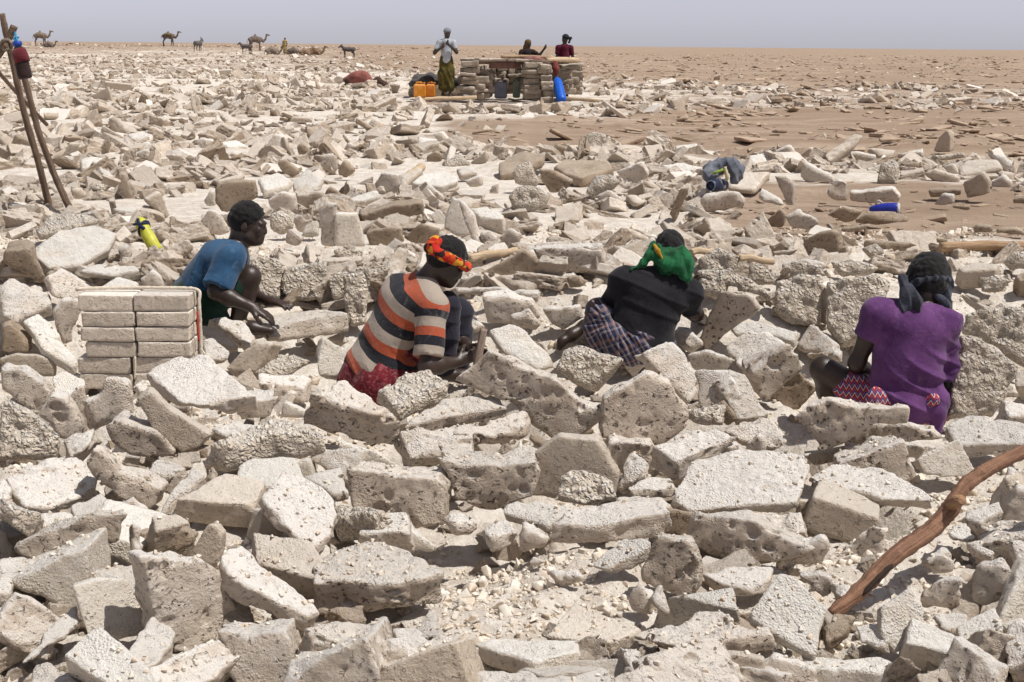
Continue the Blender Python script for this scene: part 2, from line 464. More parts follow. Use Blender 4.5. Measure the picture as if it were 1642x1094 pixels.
# note sheet of the blocks: visible face outline | push of its far face | sine of the face's turn from the viewer | surface
NOTES = """
R7|20,130 190,50 370,20 455,150 440,200 250,275 110,270|-5,40|.75|r
R7|0,330 160,275 330,290 340,330 180,370 0,420|-10,75|.9|r
R7|80,470 250,380 420,330 600,300 615,380 560,420 400,480 215,545|30,-50|.35|p
R7|330,265 470,210 550,260 540,290 400,320 345,320|0,30|.85|r
R7|400,70 440,0 520,40 560,110 680,140 760,190 730,260 690,290 560,240 470,170|20,-30|.4|p
R7|683,95 825,108 815,175 690,160|60,-30|.5|r
R7|820,180 910,85 970,125 900,190 800,280 760,290|0,30|.7|r
R7|820,235 1055,110 1250,150 1210,240 1190,265 1010,255|0,110|.85|s
R7|1210,225 1325,100 1420,120 1540,200 1590,300 1560,400 1480,460 1400,430|-8,45|.7|r
R7|1400,110 1610,75 1640,200 1560,210|0,40|.85|r
R7|1030,470 1060,410 1120,430 1250,555 1390,650 1510,765 1450,790 1180,660 1060,590|-30,80|.75|r
R7|870,540 975,355 1010,360 1040,400 1010,540 960,545|35,-20|.4|s
R7|660,510 800,520 960,535 1035,580 1085,720 1110,790 1000,930 760,940 705,720|-75,-40|.6|r
R7|330,640 470,600 600,610 690,800 700,860 560,890 400,870 360,700|-38,10|.6|w
R7|290,620 280,545 355,510 480,605 350,630|-12,10|.5|r
R7|0,510 110,505 210,545 260,600 160,620 40,615 0,600|0,35|.9|r
R7|1020,855 1190,860 1340,850 1370,960 1395,1110 1100,1110 1060,960|40,-60|.45|r
R7|1385,980 1450,945 1540,960 1580,1020 1560,1110 1400,1110|10,-40|.4|o
R7|750,490 850,370 920,400 890,470 800,510|15,-10|.4|n
R7|560,260 620,235 700,290 660,315 580,300|5,-14|.4|o
R7|1160,470 1280,430 1305,460 1270,500 1200,520|0,24|.8|r
R7|660,400 740,390 760,430 700,450|5,-20|.5|n
R7|620,345 670,360 675,500 640,520 625,430|-14,4|.4|r
R7|270,830 340,790 350,860 300,890|6,-10|.4|o
R7|30,720 140,690 160,760 60,790|0,14|.7|o
R8|30,100 250,130 440,140 480,200 460,355 330,345 50,265|40,-62|.4|p
R8|430,30 540,60 720,75 900,60 920,120 890,230 760,260 690,300 520,240 490,120|10,-66|.42|p
R8|900,20 1010,-60 1190,-40 1285,120 1270,240 1090,260 960,235 880,220|10,-15|.35|s
R8|1080,100 1180,110 1270,150 1280,230 1150,260 1000,240 1020,130|4,-16|.4|b|d=-.1
R8|1290,110 1350,15 1425,45 1420,130 1300,180 1280,170|14,20|.6|r
R8|1290,190 1330,160 1420,120 1550,125 1560,170 1500,190|0,48|.85|r
R8|745,255 830,235 1000,245 1100,270 1000,330 960,350 860,320 760,300|0,58|.88|r
R8|955,350 1080,280 1300,250 1480,255 1540,300 1400,320 1200,355 1080,355|0,98|.9|r
R8|1290,240 1400,215 1500,220 1560,260 1500,280|0,30|.85|o
R8|820,350 860,340 900,385 970,430 900,470 830,470|12,-20|.4|o
R8|1150,540 1200,510 1320,420 1440,430 1440,460 1200,580|16,52|.8|r
FF|1032,915 1060,866 1100,870 1122,900 1118,935 1100,960 1034,930|10,-12|.45|p
FF|497,884 545,868 610,858 650,880 705,910 711,918 632,938 560,935 503,938|2,48|.85|p
R8|370,905 430,920 610,965 605,1040 560,1050 420,990 355,960|30,-30|.5|w
R8|370,900 700,890 960,890 1250,890 1260,945 1150,955 900,995 610,960|0,75|.92|w
R8|1085,712 1180,760 1300,800 1400,840 1260,905 1130,900 960,880 1020,800|0,9|.93|s
FF|985,1030 1060,1000 1110,980 1155,980 1180,995 1235,1000 1245,1015 1150,1030 1080,1042|0,34|.82|p
FF|490,1000 540,988 590,1005 625,1030 600,1050 550,1040 500,1030|-10,42|.75|p
FF|590,1065 610,1042 650,1032 680,1050 690,1100 580,1100|6,-10|.4|o
FF|980,1100 1000,1072 1025,1062 1040,1075 1046,1100|6,-10|.4|o
FF|690,1090 740,1072 860,1076 880,1100 700,1105|0,14|.8|r
R8|480,320 560,300 640,330 600,360 500,350|0,20|.8|o
R8|640,360 760,330 810,390 700,420|0,20|.85|r
R8|1330,690 1380,640 1450,700 1440,770 1350,760|8,-10|.4|o
R8|1450,690 1490,640 1540,760 1520,800 1470,770|-8,8|.5|r
R8|980,560 1090,550 1110,590 1000,590|0,12|.8|o
R9|-60,230 60,40 300,5 615,5 600,120 545,250 300,270 40,290|0,42|.75|r
R9|40,300 200,315 350,330 420,385 620,470 590,510 440,540 200,535 110,500 20,420|25,-14|.3|p
R9|580,130 640,80 760,60 950,100 1100,160 1190,230 1230,280 1050,290 880,210 690,175|0,68|.88|r
R9|545,240 690,260 720,330 700,410 560,410 530,300|10,-12|.3|s|d=.25
R9|750,470 880,360 960,380 960,470 870,560 760,520|12,-14|.4|r|d=.2
R9|540,420 660,415 690,460 680,560 560,560 450,560|8,-20|.4|o
R9|100,590 300,545 430,550 440,600 350,660 200,640|0,24|.85|r
R9|460,580 520,600 690,740 660,860 640,990 330,800 320,770|-12,26|.5|w
R9|560,600 640,580 715,600 710,690 660,710 600,640|6,-14|.4|r
R9|1140,690 1200,610 1350,620 1360,680 1280,750 1150,740|6,-20|.4|o
R9|1380,560 1500,530 1580,620 1560,680 1450,760 1350,740 1360,620|8,-20|.45|o
R9|1510,130 1560,90 1660,80 1660,330 1580,290|-14,12|.4|s
R9|1340,290 1490,240 1500,290 1400,350 1330,330|0,24|.8|r
R9|665,830 720,780 810,790 790,850 680,910|0,20|.7|n
R9|70,965 250,960 400,985 400,1110 90,1110|0,-16|.35|s
R9|350,1040 440,975 560,985 640,1060 640,1110 360,1110|6,-20|.45|o
R9|80,1090 160,1045 260,1040 300,1090 280,1120 90,1120|4,-14|.45|o
R9|940,740 1080,640 1150,760 1150,880 1010,960 940,880|-24,10|.5|w
R9|1200,790 1260,765 1340,780 1330,830 1240,850|0,28|.8|r
R9|1050,900 1130,880 1190,940 1160,1000 1080,1000|6,-20|.45|o
R9|1240,880 1400,860 1480,920 1440,980 1280,970|0,36|.85|r
R9|820,830 930,800 1000,850 960,930 850,940|4,24|.7|r
R9|1480,800 1600,770 1660,860 1560,900|0,30|.8|r
R9|760,980 900,950 1000,1000 960,1060 800,1060|0,26|.8|w
R9|1080,490 1200,460 1260,490 1160,530|0,20|.8|o
R9|1170,540 1230,490 1290,520 1260,570 1190,575|6,-14|.45|r
R9|1330,430 1400,425 1470,470 1450,500 1360,480|0,14|.7|o
R9|1240,330 1340,320 1420,400 1330,430 1250,390|0,24|.8|o
R9|1400,360 1560,330 1660,350 1660,420 1480,410|0,30|.85|p
R9|1540,420 1660,430 1660,560 1590,540|-10,14|.5|r
R9|700,620 790,610 830,680 760,720|0,20|.75|o
R9|420,680 470,660 520,720 470,760|4,12|.5|o
R4|135,120 290,20 450,0 560,40 520,120 380,200 230,210|-15,42|.7|w
R4|20,120 130,115 190,200 240,280 200,290 80,230 15,180|30,-40|.45|n
R4|225,240 290,190 340,220 440,300 400,360 260,350|-20,24|.55|r
R4|375,215 460,185 640,190 670,215 560,235 500,250 400,240|0,48|.85|w
R4|460,300 560,240 660,270 650,310|0,24|.75|w
R4|665,270 720,220 770,260 790,310 680,320|10,-12|.4|o
R4|0,280 60,250 240,330 250,390 120,440 80,470 20,430|-14,40|.6|r
R4|110,460 180,415 260,490 300,550 200,560|0,44|.65|w
R4|155,520 200,510 300,560 370,650 360,690 260,630 200,600|-5,30|.6|w
R4|0,480 40,470 120,560 120,610 30,610 0,600|24,-30|.45|n
R4|240,420 290,360 370,360 390,450 370,560 300,570 260,500|10,-14|.4|r
R4|0,640 80,615 180,625 260,650 265,720 180,720 0,660|10,-16|.4|s
R4|0,690 100,690 200,740 240,800 230,900 150,880 0,790|20,-30|.42|r
R4|240,800 310,820 385,930 380,1020 290,1030 180,910|14,-24|.45|r
R4|0,820 60,830 180,900 270,1000 260,1110 0,1110|16,-18|.35|b
R4|390,780 430,730 540,700 610,760 640,900 600,930 520,950 430,1000 400,900|22,-24|.4|o
R4|310,850 380,770 400,850 390,900 330,890|8,-10|.4|r
R4|220,740 300,695 410,740 390,780 300,850 230,790|0,34|.7|w
R4|410,720 470,660 520,680 580,710 540,710 420,770|6,14|.5|o
R4|685,690 760,650 900,615 985,612 1070,700 1220,820 1080,840 930,890 900,880|8,62|.75|r|d=-.12
R4|645,830 700,780 800,870 1000,1000 940,1060 860,1090 720,980|16,-14|.35|s
R4|500,960 550,925 680,965 760,1000 830,1085 800,1115 620,1100 510,1040|36,-40|.45|p
FF|411,512 450,502 520,497 557,500 557,508 500,520 430,530|0,23|.9|p|d=-.25
R4|1120,400 1420,380 1440,400 1250,440 1130,450|0,40|.9|s|d=-.1
R4|975,440 1040,415 1090,450 1160,460 1225,550 1170,575 1100,520|-8,36|.7|r|d=-.40
R4|930,470 1040,500 1140,580 1110,600 950,540|-8,20|.6|s|d=-.40
R4|950,550 1000,525 1100,600 1060,650 980,640|-5,22|.6|r|d=-.35
FF|318,520 345,500 372,512 412,528 400,548 350,545|-3,10|.6|r|d=-.30
R4|1065,680 1130,610 1220,555 1300,560 1200,720 1100,720|45,12|.5|s
R4|1195,700 1250,610 1400,620 1490,640 1400,690 1300,730|0,18|.7|b
R4|1530,525 1650,600 1650,720 1500,715|-28,16|.5|w
R4|1215,740 1450,770 1450,860 1240,850|20,-34|.42|r
FF|492,632 520,615 555,610 600,640 641,668 620,672 550,655|-5,46|.8|p|d=-.1
FF|325,715 355,705 430,668 470,670 515,690 518,700 440,705 360,722|3,36|.9|b|d=-.1
R4|1330,915 1345,840 1450,890 1450,920|6,-8|.4|w
R4|1000,960 1120,930 1240,950 1200,1000 1060,1000|0,24|.8|r
R4|700,700 640,760 690,830 720,760|-6,10|.5|r
R4|0,730 60,720 120,730 60,760|0,30|.8|o
R5|155,800 200,770 290,710 430,690 510,730 490,780 390,830 260,890|5,58|.8|b|d=-.15
R5|330,920 480,830 640,795 740,805 785,860 600,890 480,920 260,985|-5,68|.8|p|d=-.1
R5|520,950 690,930 860,880 890,900 895,950 720,1000 530,985|-10,58|.85|p|d=-.1
R5|520,740 690,610 760,640 990,730 1110,830 1240,890 1180,980 1030,1035 890,930 780,830 640,790|20,-22|.4|p
R5|690,495 790,470 860,500 1010,655 920,690 760,600|-6,26|.6|w
R5|475,610 520,515 600,590 610,630|8,-10|.4|r
R5|540,410 590,395 665,480 620,500 560,470|6,14|.55|r
R5|660,340 780,330 900,370 940,440 880,470 680,470|0,-24|.4|r
R5|790,440 880,400 950,480 920,530 820,500|6,-16|.45|o
R5|940,400 1120,395 1140,440 1040,500 990,470|5,-18|.4|r
R5|625,240 860,125 900,150 950,200 930,270 760,265|10,-6|.3|n
R5|930,110 1230,105 1240,140 1220,220 1100,230 940,215 920,160|2,-22|.38|r
R5|560,260 740,250 760,290 580,300|4,-12|.45|r
R5|530,310 720,300 930,330 920,365 740,340 540,340|0,-10|.4|r
R5|945,240 1100,235 1120,270 960,275|0,-10|.4|r
R5|1070,260 1130,245 1160,290 1080,295|4,-10|.4|n
R5|1000,690 1050,580 1110,560 1220,600 1330,640 1250,720 1200,790 1100,760|10,-14|.4|b
R5|1240,830 1450,710 1540,760 1640,880 1640,960 1500,1060 1230,1010|-26,-34|.45|p
R5|1400,600 1560,545 1626,610 1700,750 1640,850 1560,770|-18,24|.5|r
R5|1530,500 1580,465 1640,490 1700,560 1640,610 1540,540|10,14|.5|r
R5|870,1000 910,970 1030,1040 960,1070|4,20|.6|n
FF|1042,712 1100,690 1150,688 1185,700 1130,722 1085,742|0,32|.82|r
R5|0,240 90,220 110,300 100,470 40,480 0,400|8,-8|.35|b
R5|1320,590 1380,575 1440,650 1380,720 1330,680|8,-10|.4|r
R5|380,840 440,770 510,800 480,850|4,10|.5|b
R5|560,560 620,560 640,610 580,640|4,-8|.4|w
R6|450,270 560,240 665,240 670,400 650,480 500,470 440,400|4,-14|.35|b
R6|690,265 900,240 1000,260 960,400 860,540 760,580 690,480|4,-14|.35|b
R6|640,280 690,265 700,480 660,470|-4,-8|.4|s
R6|1320,520 1420,530 1610,680 1560,800 1490,900 1260,920 1290,700|-16,-18|.4|b
R6|1350,430 1480,380 1650,400 1650,700 1500,580 1330,510|4,-18|.4|b
R6|80,220 230,210 360,280 430,330 420,400 340,380 200,330 90,290|4,-16|.45|b
R6|90,540 200,310 310,340 360,400 330,430 230,500 120,600|26,-24|.45|p
R6|230,465 470,455 560,500 540,560 380,510 260,520|0,18|.75|w
R6|230,560 320,500 420,500 540,580 430,640 290,680 210,600|8,18|.5|r
R6|320,700 510,560 590,630 580,690 410,850 365,810|-30,-40|.45|p
R6|535,580 610,470 680,520 760,580 750,640 620,610|10,12|.5|r
R6|160,740 230,690 300,720 430,890 400,910 270,930|-12,28|.6|p
R6|130,890 200,845 275,930 220,960|6,-10|.4|n
R6|190,980 370,910 430,930 520,1060 440,1060 300,1030|0,24|.6|p
R6|460,910 540,860 680,830 860,870 1180,880 1175,960 960,960 760,1050 620,1094 500,1040|2,-24|.38|p
R6|770,1030 850,960 960,950 1200,970 1240,1030 1050,1040 900,1060|0,-16|.4|p
R6|1245,960 1350,910 1500,920 1660,930 1660,1040 1300,1050|0,34|.8|r
R6|300,1090 310,1030 370,1000 440,1080 430,1110|6,-10|.4|o
R6|30,620 110,600 240,640 250,680 150,730 60,690|4,-14|.45|r
R6|1300,200 1400,170 1520,185 1500,215 1330,230|0,80|.85|s
R6|420,620 560,700 640,780 560,880 470,880 420,830|8,-10|.4|n|d=.3
R6|830,1060 900,1010 1100,1040 1240,1070 1240,1110 850,1110|0,-16|.42|r
R6|440,200 560,170 690,200 660,240 520,245|0,-14|.45|o
R6|720,190 830,170 950,200 900,235 760,235|0,-14|.45|b
R6|850,110 920,90 960,130 900,160|4,-12|.45|b
M1|30,270 95,145 190,185 205,210 130,270|15,-10|.35|n
M1|315,215 370,150 440,170 420,205 330,225|0,18|.8|r
M1|380,290 430,200 500,195 470,270 440,305|10,-6|.35|s
M1|500,285 580,268 650,280 660,340 600,360 510,350|0,42|.85|w
M1|690,160 760,150 835,240 720,245|-10,-8|.4|n
M1|870,200 920,175 960,200 950,240 880,215|0,22|.8|r
M1|730,310 830,315 850,360 740,355|18,-12|.42|n
M1|710,420 750,380 790,440 770,460 715,460|12,-8|.4|n
M1|710,610 820,625 835,660 720,640|44,-30|.55|w
M1|910,550 1010,490 1075,650 1040,680|-14,-6|.4|s
M1|1340,480 1420,430 1600,435 1610,540 1500,590 1400,640 1350,560|10,-15|.4|n
M1|1345,410 1510,375 1525,410 1360,440|0,18|.8|s
M1|1270,560 1310,490 1340,500 1340,590 1290,590|10,-5|.4|w
M1|1250,700 1310,610 1380,650 1440,750 1380,770 1300,770|12,-10|.45|r
M1|220,720 350,640 500,640 640,660 560,700 400,740 240,780|0,40|.82|b
M1|740,870 790,835 815,900 800,940 760,935|10,-10|.4|r
M1|880,950 980,905 990,960 920,1010 880,990|-6,-12|.4|n
M1|870,1050 960,1000 1020,1060 1010,1094 880,1094|6,-16|.45|o
M1|510,160 560,100 615,95 600,140|0,14|.7|r
M1|520,230 570,165 640,180 600,240|6,16|.7|w
M1|40,570 165,545 170,600 60,600|0,14|.8|r
M1|0,590 150,640 130,670 0,650|0,14|.75|r
M1|135,240 200,215 240,250 200,290 140,290|6,-12|.45|b
M1|1090,230 1130,220 1240,280 1200,285|0,18|.8|r
M1|790,130 880,105 965,140 940,190 830,175|0,18|.8|r
M1|1360,190 1480,165 1555,210 1440,225|0,18|.85|w
M1|1220,195 1260,165 1335,180 1330,225 1240,230|6,-10|.4|r
M1|990,30 1040,10 1060,50 1010,65|0,12|.7|w
M1|850,260 920,235 960,290 880,320|4,-14|.5|r
M1|540,470 620,440 700,460 650,500|0,-14|.5|b
M1|430,480 500,480 540,530 480,560|8,-8|.4|s
M2|60,190 150,50 205,55 225,120 170,200 90,225|18,10|.6|r
M2|210,55 240,90 300,230 280,235 225,130|-10,6|.5|s
M2|290,140 330,110 400,200 380,220 310,190|10,-8|.4|n
M2|400,80 470,80 490,105 400,120|8,-8|.35|n
M2|570,200 620,110 660,140 600,210|8,-6|.4|r
M2|535,320 585,215 650,290 600,340|12,-6|.4|n
M2|430,270 480,190 560,185 580,230 540,300 470,300|6,-10|.45|r
M2|170,240 220,220 320,300 270,335 200,290|10,-14|.4|n
M2|50,330 180,290 270,345 230,390 90,420|0,26|.85|w
M2|270,360 360,265 470,330 430,410 280,410|0,20|.7|w
M2|280,440 450,420 475,470 320,540 290,500|10,-12|.4|s
M2|110,480 200,430 290,440 300,530 260,570 130,530|6,-14|.45|r
M2|450,470 500,390 570,430 550,470 480,480|10,-12|.4|n
M2|570,440 640,370 700,390 600,450|6,10|.6|r
M2|540,490 700,430 800,400 830,450 720,480 600,490|0,18|.8|w
M2|780,370 830,300 930,320 950,380 880,470 800,420|10,-10|.5|r
M2|930,310 1080,260 1090,290 950,390|0,16|.8|s
M2|1015,360 1060,310 1200,290 1300,320 1310,350 1200,390 1030,370|0,46|.85|w
M2|1065,430 1120,375 1215,460 1210,480 1090,470|8,-8|.4|r
M2|1100,200 1170,165 1220,200 1190,250 1110,250|10,-10|.4|n
M2|1200,220 1320,180 1400,240 1290,260 1220,260|0,14|.7|b
M2|1380,240 1480,165 1490,230 1430,270|10,-6|.4|s
M2|1290,270 1400,250 1430,300 1320,320|0,16|.8|r
M2|430,560 480,490 540,500 530,760 440,770|10,-8|.4|r
M2|540,560 680,560 735,770 540,760|-10,-12|.4|w
M2|680,560 790,540 900,500 1080,490 1100,560 1000,590 800,600 700,610|0,-26|.4|n
M2|720,670 950,640 960,730 900,790 760,770|10,-6|.3|n|d=.45
M2|960,700 1080,620 1200,650 1180,720 1040,770|10,-8|.35|n|d=.35
M2|1210,640 1250,450 1320,470 1380,680 1300,700|18,8|.5|w
M2|1320,480 1400,560 1450,760 1390,740|10,6|.45|r
M2|1370,520 1480,500 1610,560 1590,600 1440,590|0,75|.8|w
M2|1480,400 1560,360 1560,440 1500,440|8,-6|.4|r
M2|1340,360 1450,320 1460,390 1380,400|6,-10|.45|r
M2|1450,690 1500,670 1550,710 1540,770 1460,770|8,-14|.4|o
M2|1560,720 1620,650 1700,690 1690,770 1600,780|8,-14|.4|o
M2|120,560 200,530 260,580 270,640 200,680 130,640|6,-14|.45|b
M2|280,590 340,550 400,590 330,680 290,660|6,-10|.45|r
M2|320,690 350,620 425,590 425,690|8,8|.5|w
M2|215,740 240,650 330,720 300,760|8,-8|.4|r
M2|0,830 170,830 215,900 180,1094 0,1094|4,-12|.35|b
M2|190,1094 220,900 480,850 490,920 440,1094|4,-12|.35|b
M2|500,980 560,930 710,890 700,1000 640,1094 520,1094|8,-12|.35|b
M2|720,1094 725,900 880,890 800,1000 770,1094|4,-10|.35|b
M2|520,790 620,750 720,790 700,840 560,850|0,-14|.5|b
M2|100,820 200,780 320,810 200,850|0,-12|.5|b
M2|925,830 980,785 1050,830 1000,860|6,-8|.45|r
M2|750,90 840,100 850,130 760,125|0,10|.8|w
M2|855,120 900,110 940,180 900,190|-6,8|.5|s
M2|1060,70 1190,90 1080,130 1050,110|0,12|.8|w
M2|1150,70 1200,45 1270,110 1200,130|8,-6|.5|w
M3|305,160 360,120 430,150 430,210 370,220|8,-10|.45|n
M3|480,150 560,190 680,200 820,120 830,140 740,195 600,205 500,170|0,-8|.4|n
M3|530,70 600,40 670,60 680,150 640,190 570,170|8,-14|.45|b
M3|0,230 150,170 290,190 280,230 100,290 0,310|0,10|.93|n
M3|340,260 420,210 680,210 720,270 520,340 400,310|0,14|.92|n
M3|245,280 330,290 470,360 400,420 320,430 260,360|10,-12|.4|n
M3|80,300 130,240 190,220 250,350 230,390 100,370|10,-12|.4|b
M3|50,450 110,380 240,380 320,440 290,520 150,550 80,520|10,-16|.4|b
M3|730,300 890,235 935,310 900,370 800,370|14,-8|.45|r
M3|540,420 600,320 700,310 760,350 720,400 580,460|8,-12|.45|b
M3|590,450 680,410 780,480 770,510 640,480|6,-10|.45|r
M3|780,430 860,430 940,490 850,490|0,10|.85|s
M3|210,780 420,770 640,790 660,860 600,930 300,935 270,870|4,-24|.4|r
M3|730,700 860,655 920,690 820,750|8,-12|.5|n
M3|820,810 960,700 980,720 860,830|4,10|.6|r
M3|430,990 500,950 550,990 520,1015|4,-8|.4|n
M3|1065,560 1130,400 1180,400 1100,600|12,-6|.4|n
M3|1190,490 1230,440 1400,425 1560,420 1615,480 1590,520 1400,550 1240,550|6,-16|.4|o|d=.1
M3|1430,370 1530,290 1700,290 1600,410 1440,390|0,24|.88|s
M3|1130,400 1290,370 1300,405 1180,415|0,10|.88|n
M3|1200,625 1340,565 1365,600 1350,615|2,8|.7|r
M3|1230,850 1370,770 1500,830 1480,930 1300,960|8,-14|.4|b
M3|1240,960 1440,940 1420,1050 1360,1094 1250,1060|8,-14|.4|b
M3|930,130 960,130 1010,210 990,220|-4,6|.5|n
M3|1010,260 1120,230 1290,260 1270,300 1100,300|0,18|.8|r
M3|1100,130 1240,110 1260,150 1130,180|0,14|.85|w
M4|280,340 330,225 500,310 510,350 300,360|10,-8|.45|w
M4|150,310 210,300 290,370 300,480 230,480|10,-8|.45|r
M4|50,420 80,370 190,430 220,480 130,495|6,14|.6|w
M4|0,180 100,160 125,220 10,240|0,14|.85|w
M4|130,170 240,120 280,170 200,220|8,-8|.5|r
M4|300,190 370,130 390,180 340,200|8,-6|.45|s
M4|470,420 540,325 590,350 600,460 510,450|-12,-6|.45|r
M4|600,400 680,400 870,380 905,430 890,470 700,470 600,460|4,-18|.42|r
M4|500,250 780,260 770,290 520,300|0,12|.9|s
M4|530,190 650,165 760,190 760,235 600,240 540,230|0,-12|.5|r
M4|700,135 790,140 880,150 850,190 770,190|0,18|.7|s
M4|880,170 1040,155 1040,210 920,220|4,-10|.45|r
M4|790,230 860,200 900,260 890,360 760,350|4,-14|.45|b
M4|1095,165 1130,80 1185,30 1200,60 1195,165|38,-4|.6|s
M4|1040,190 1280,165 1290,185 1060,220|0,-8|.5|b
M4|920,240 1000,225 1030,250 960,280|4,-10|.5|n
M4|1040,300 1110,270 1260,320 1250,370 1110,350|6,-12|.45|s
M4|1250,250 1300,205 1490,200 1520,260 1400,280 1260,310|0,34|.8|s
M4|1430,170 1520,180 1600,250 1590,290 1520,260|8,8|.5|w
M4|1270,350 1390,280 1430,340 1420,420 1300,440|18,-10|.45|s
M4|1440,340 1520,300 1570,350 1550,400 1450,400|10,-10|.45|r
M4|1570,390 1640,330 1720,350 1700,410|10,-8|.45|r
M4|1150,250 1220,230 1250,300 1190,290|8,-6|.45|r
M4|1070,390 1260,385 1280,420 1090,435|0,-10|.5|n
M4|1100,480 1150,410 1210,420 1210,470|10,-4|.45|r
M4|1200,490 1220,475 1320,490 1310,515 1210,510|2,-6|.5|n
M4|1330,630 1360,600 1460,610 1460,650 1340,650|2,-8|.45|n
M4|1470,620 1640,630 1640,655 1480,650|0,-6|.5|n
M4|1560,440 1660,430 1660,475 1570,475|4,-8|.5|n
M4|430,560 560,500 680,520 640,570 500,600|0,-12|.5|n
M4|600,580 720,530 900,535 950,580 760,600|0,-12|.5|n
M4|480,640 600,600 740,600 680,640 560,655|0,-8|.5|n
M4|80,600 190,500 220,540 200,610|10,-6|.4|n
M4|210,560 290,510 430,570 400,620 260,630|6,-10|.5|r
M4|320,690 420,640 530,620 540,760 330,765|24,-6|.45|n
M4|680,680 820,690 1030,695 1030,715 830,710|0,10|.93|n
M4|1045,690 1100,670 1200,690 1150,715|2,-6|.5|n
M4|0,840 60,820 170,900 150,950 0,940|6,-12|.45|b
M4|180,880 260,800 430,830 460,900 230,920|6,-14|.45|b
M4|1360,900 1480,880 1560,930 1500,990 1380,1000|4,-16|.45|b
M4|1510,820 1570,760 1680,750 1680,850 1560,860|6,-14|.45|b
"""
STYLE = {'r': 'rough', 'p': 'pitted', 'b': 'knobbly', 's': 'smooth-faced', 'w': 'whitish', 'n': 'brownish', 'o': 'rounded'}
BLOCKS = []                                     # object, centre in frame, frame area, style, tilt

COVER = np.zeros((300, 460), bool)              # which parts of the view already hold a noted block, 4-pixel cells, from (-100, 0)
_gx, _gy = np.meshgrid(np.arange(460) * 4.0 - 100, np.arange(300) * 4.0)
def mark(allp, pts, e):
    i0, i1 = (max(0, int(v)) for v in (allp[:, 1].min() / 4 - 1, allp[:, 1].max() / 4 + 2))
    j0, j1 = (max(0, int(v)) for v in ((allp[:, 0].min() + 100) / 4 - 1, (allp[:, 0].max() + 100) / 4 + 2))
    if i1 <= i0 or j1 <= j0 or i0 >= 300 or j0 >= 460: return
    for t in (0, .5, 1):
        COVER[i0:i1, j0:j1] |= poly_sdf(_gx[i0:i1, j0:j1], _gy[i0:i1, j0:j1], np.asarray(pts) + np.asarray(e) * t) < 0
for _x0, _x1, _y0, _y1 in ((690, 1040, 835, 1010), (555, 735, 400, 660), (1290, 1545, 400, 690), (930, 1125, 370, 590), (125, 315, 460, 625), (280, 450, 330, 540), (735, 790, 520, 620), (1360, 1642, 930, 990)):
    COVER[(_gx > _x0) & (_gx < _x1) & (_gy > _y0) & (_gy < _y1)] = True
COVER |= poly_sdf(_gx, _gy, np.array([(1290, 975), (1340, 1030), (1450, 1000), (1600, 850), (1760, 770), (1760, 670), (1520, 740), (1400, 860)])) < 0
_NB = [5000]
def fill_gaps():
    rng = np.random.default_rng(444)
    spots = [(x, y) for y in np.arange(585, 1130, 26) for x in np.arange(-80, 1730, 30)]
    rng.shuffle(spots)
    for x, y in spots:
        x += rng.uniform(-12, 12); y += rng.uniform(-10, 10)
        j, i = int((x + 100) / 4), int(y / 4)
        if not (8 < j < 450 and 8 < i < 290) or COVER[i - 4:i + 5, j - 5:j + 6].mean() > .52: continue
        s = FPX / hit_env(x, y)
        w = s * rng.uniform(.13, .27); kind = rng.random() * .93
        sh = rng.uniform(-.18, .18, (4, 2))
        q = np.array([(-.5, -.5), (.5, -.5), (.5, .5), (-.5, .5)]) + sh
        if rng.random() < .4: q = np.insert(q, 2, (.5 + rng.uniform(0, .15), rng.uniform(-.1, .1)), 0)
        if rng.random() < .25: q = np.delete(q, int(rng.integers(len(q))), 0)
        if kind < .45:
            hh = w * rng.uniform(.38, .6); a = rng.uniform(-.5, .5)
            e = (rng.uniform(-.05, .05) * s, rng.uniform(.06, .12) * s); k = rng.uniform(.6, .88)
        elif kind < .8:
            hh = w * rng.uniform(.45, .75); a = rng.uniform(-.35, .35)
            e = (rng.uniform(-.07, .07) * s, -rng.uniform(.04, .09) * s); k = rng.uniform(.36, .5)
        else:
            hh = w * rng.uniform(.7, .95); a = rng.uniform(-.6, .6)
            e = (rng.choice([-1, 1]) * rng.uniform(.03, .06) * s, rng.uniform(-.02, .04) * s); k = rng.uniform(.4, .6)
        q = q * np.array([w, hh]); q = q @ np.array([[math.cos(a), math.sin(a)], [-math.sin(a), math.cos(a)]]) + np.array([x, y])
        _NB[0] += 1
        add_block(_NB[0], q, e, k, str(rng.choice(['r', 'p', 's', 'w', 'n', 'b'], p=[.36, .26, .13, .13, .06, .06])), {'d': rng.uniform(.10, .22)})

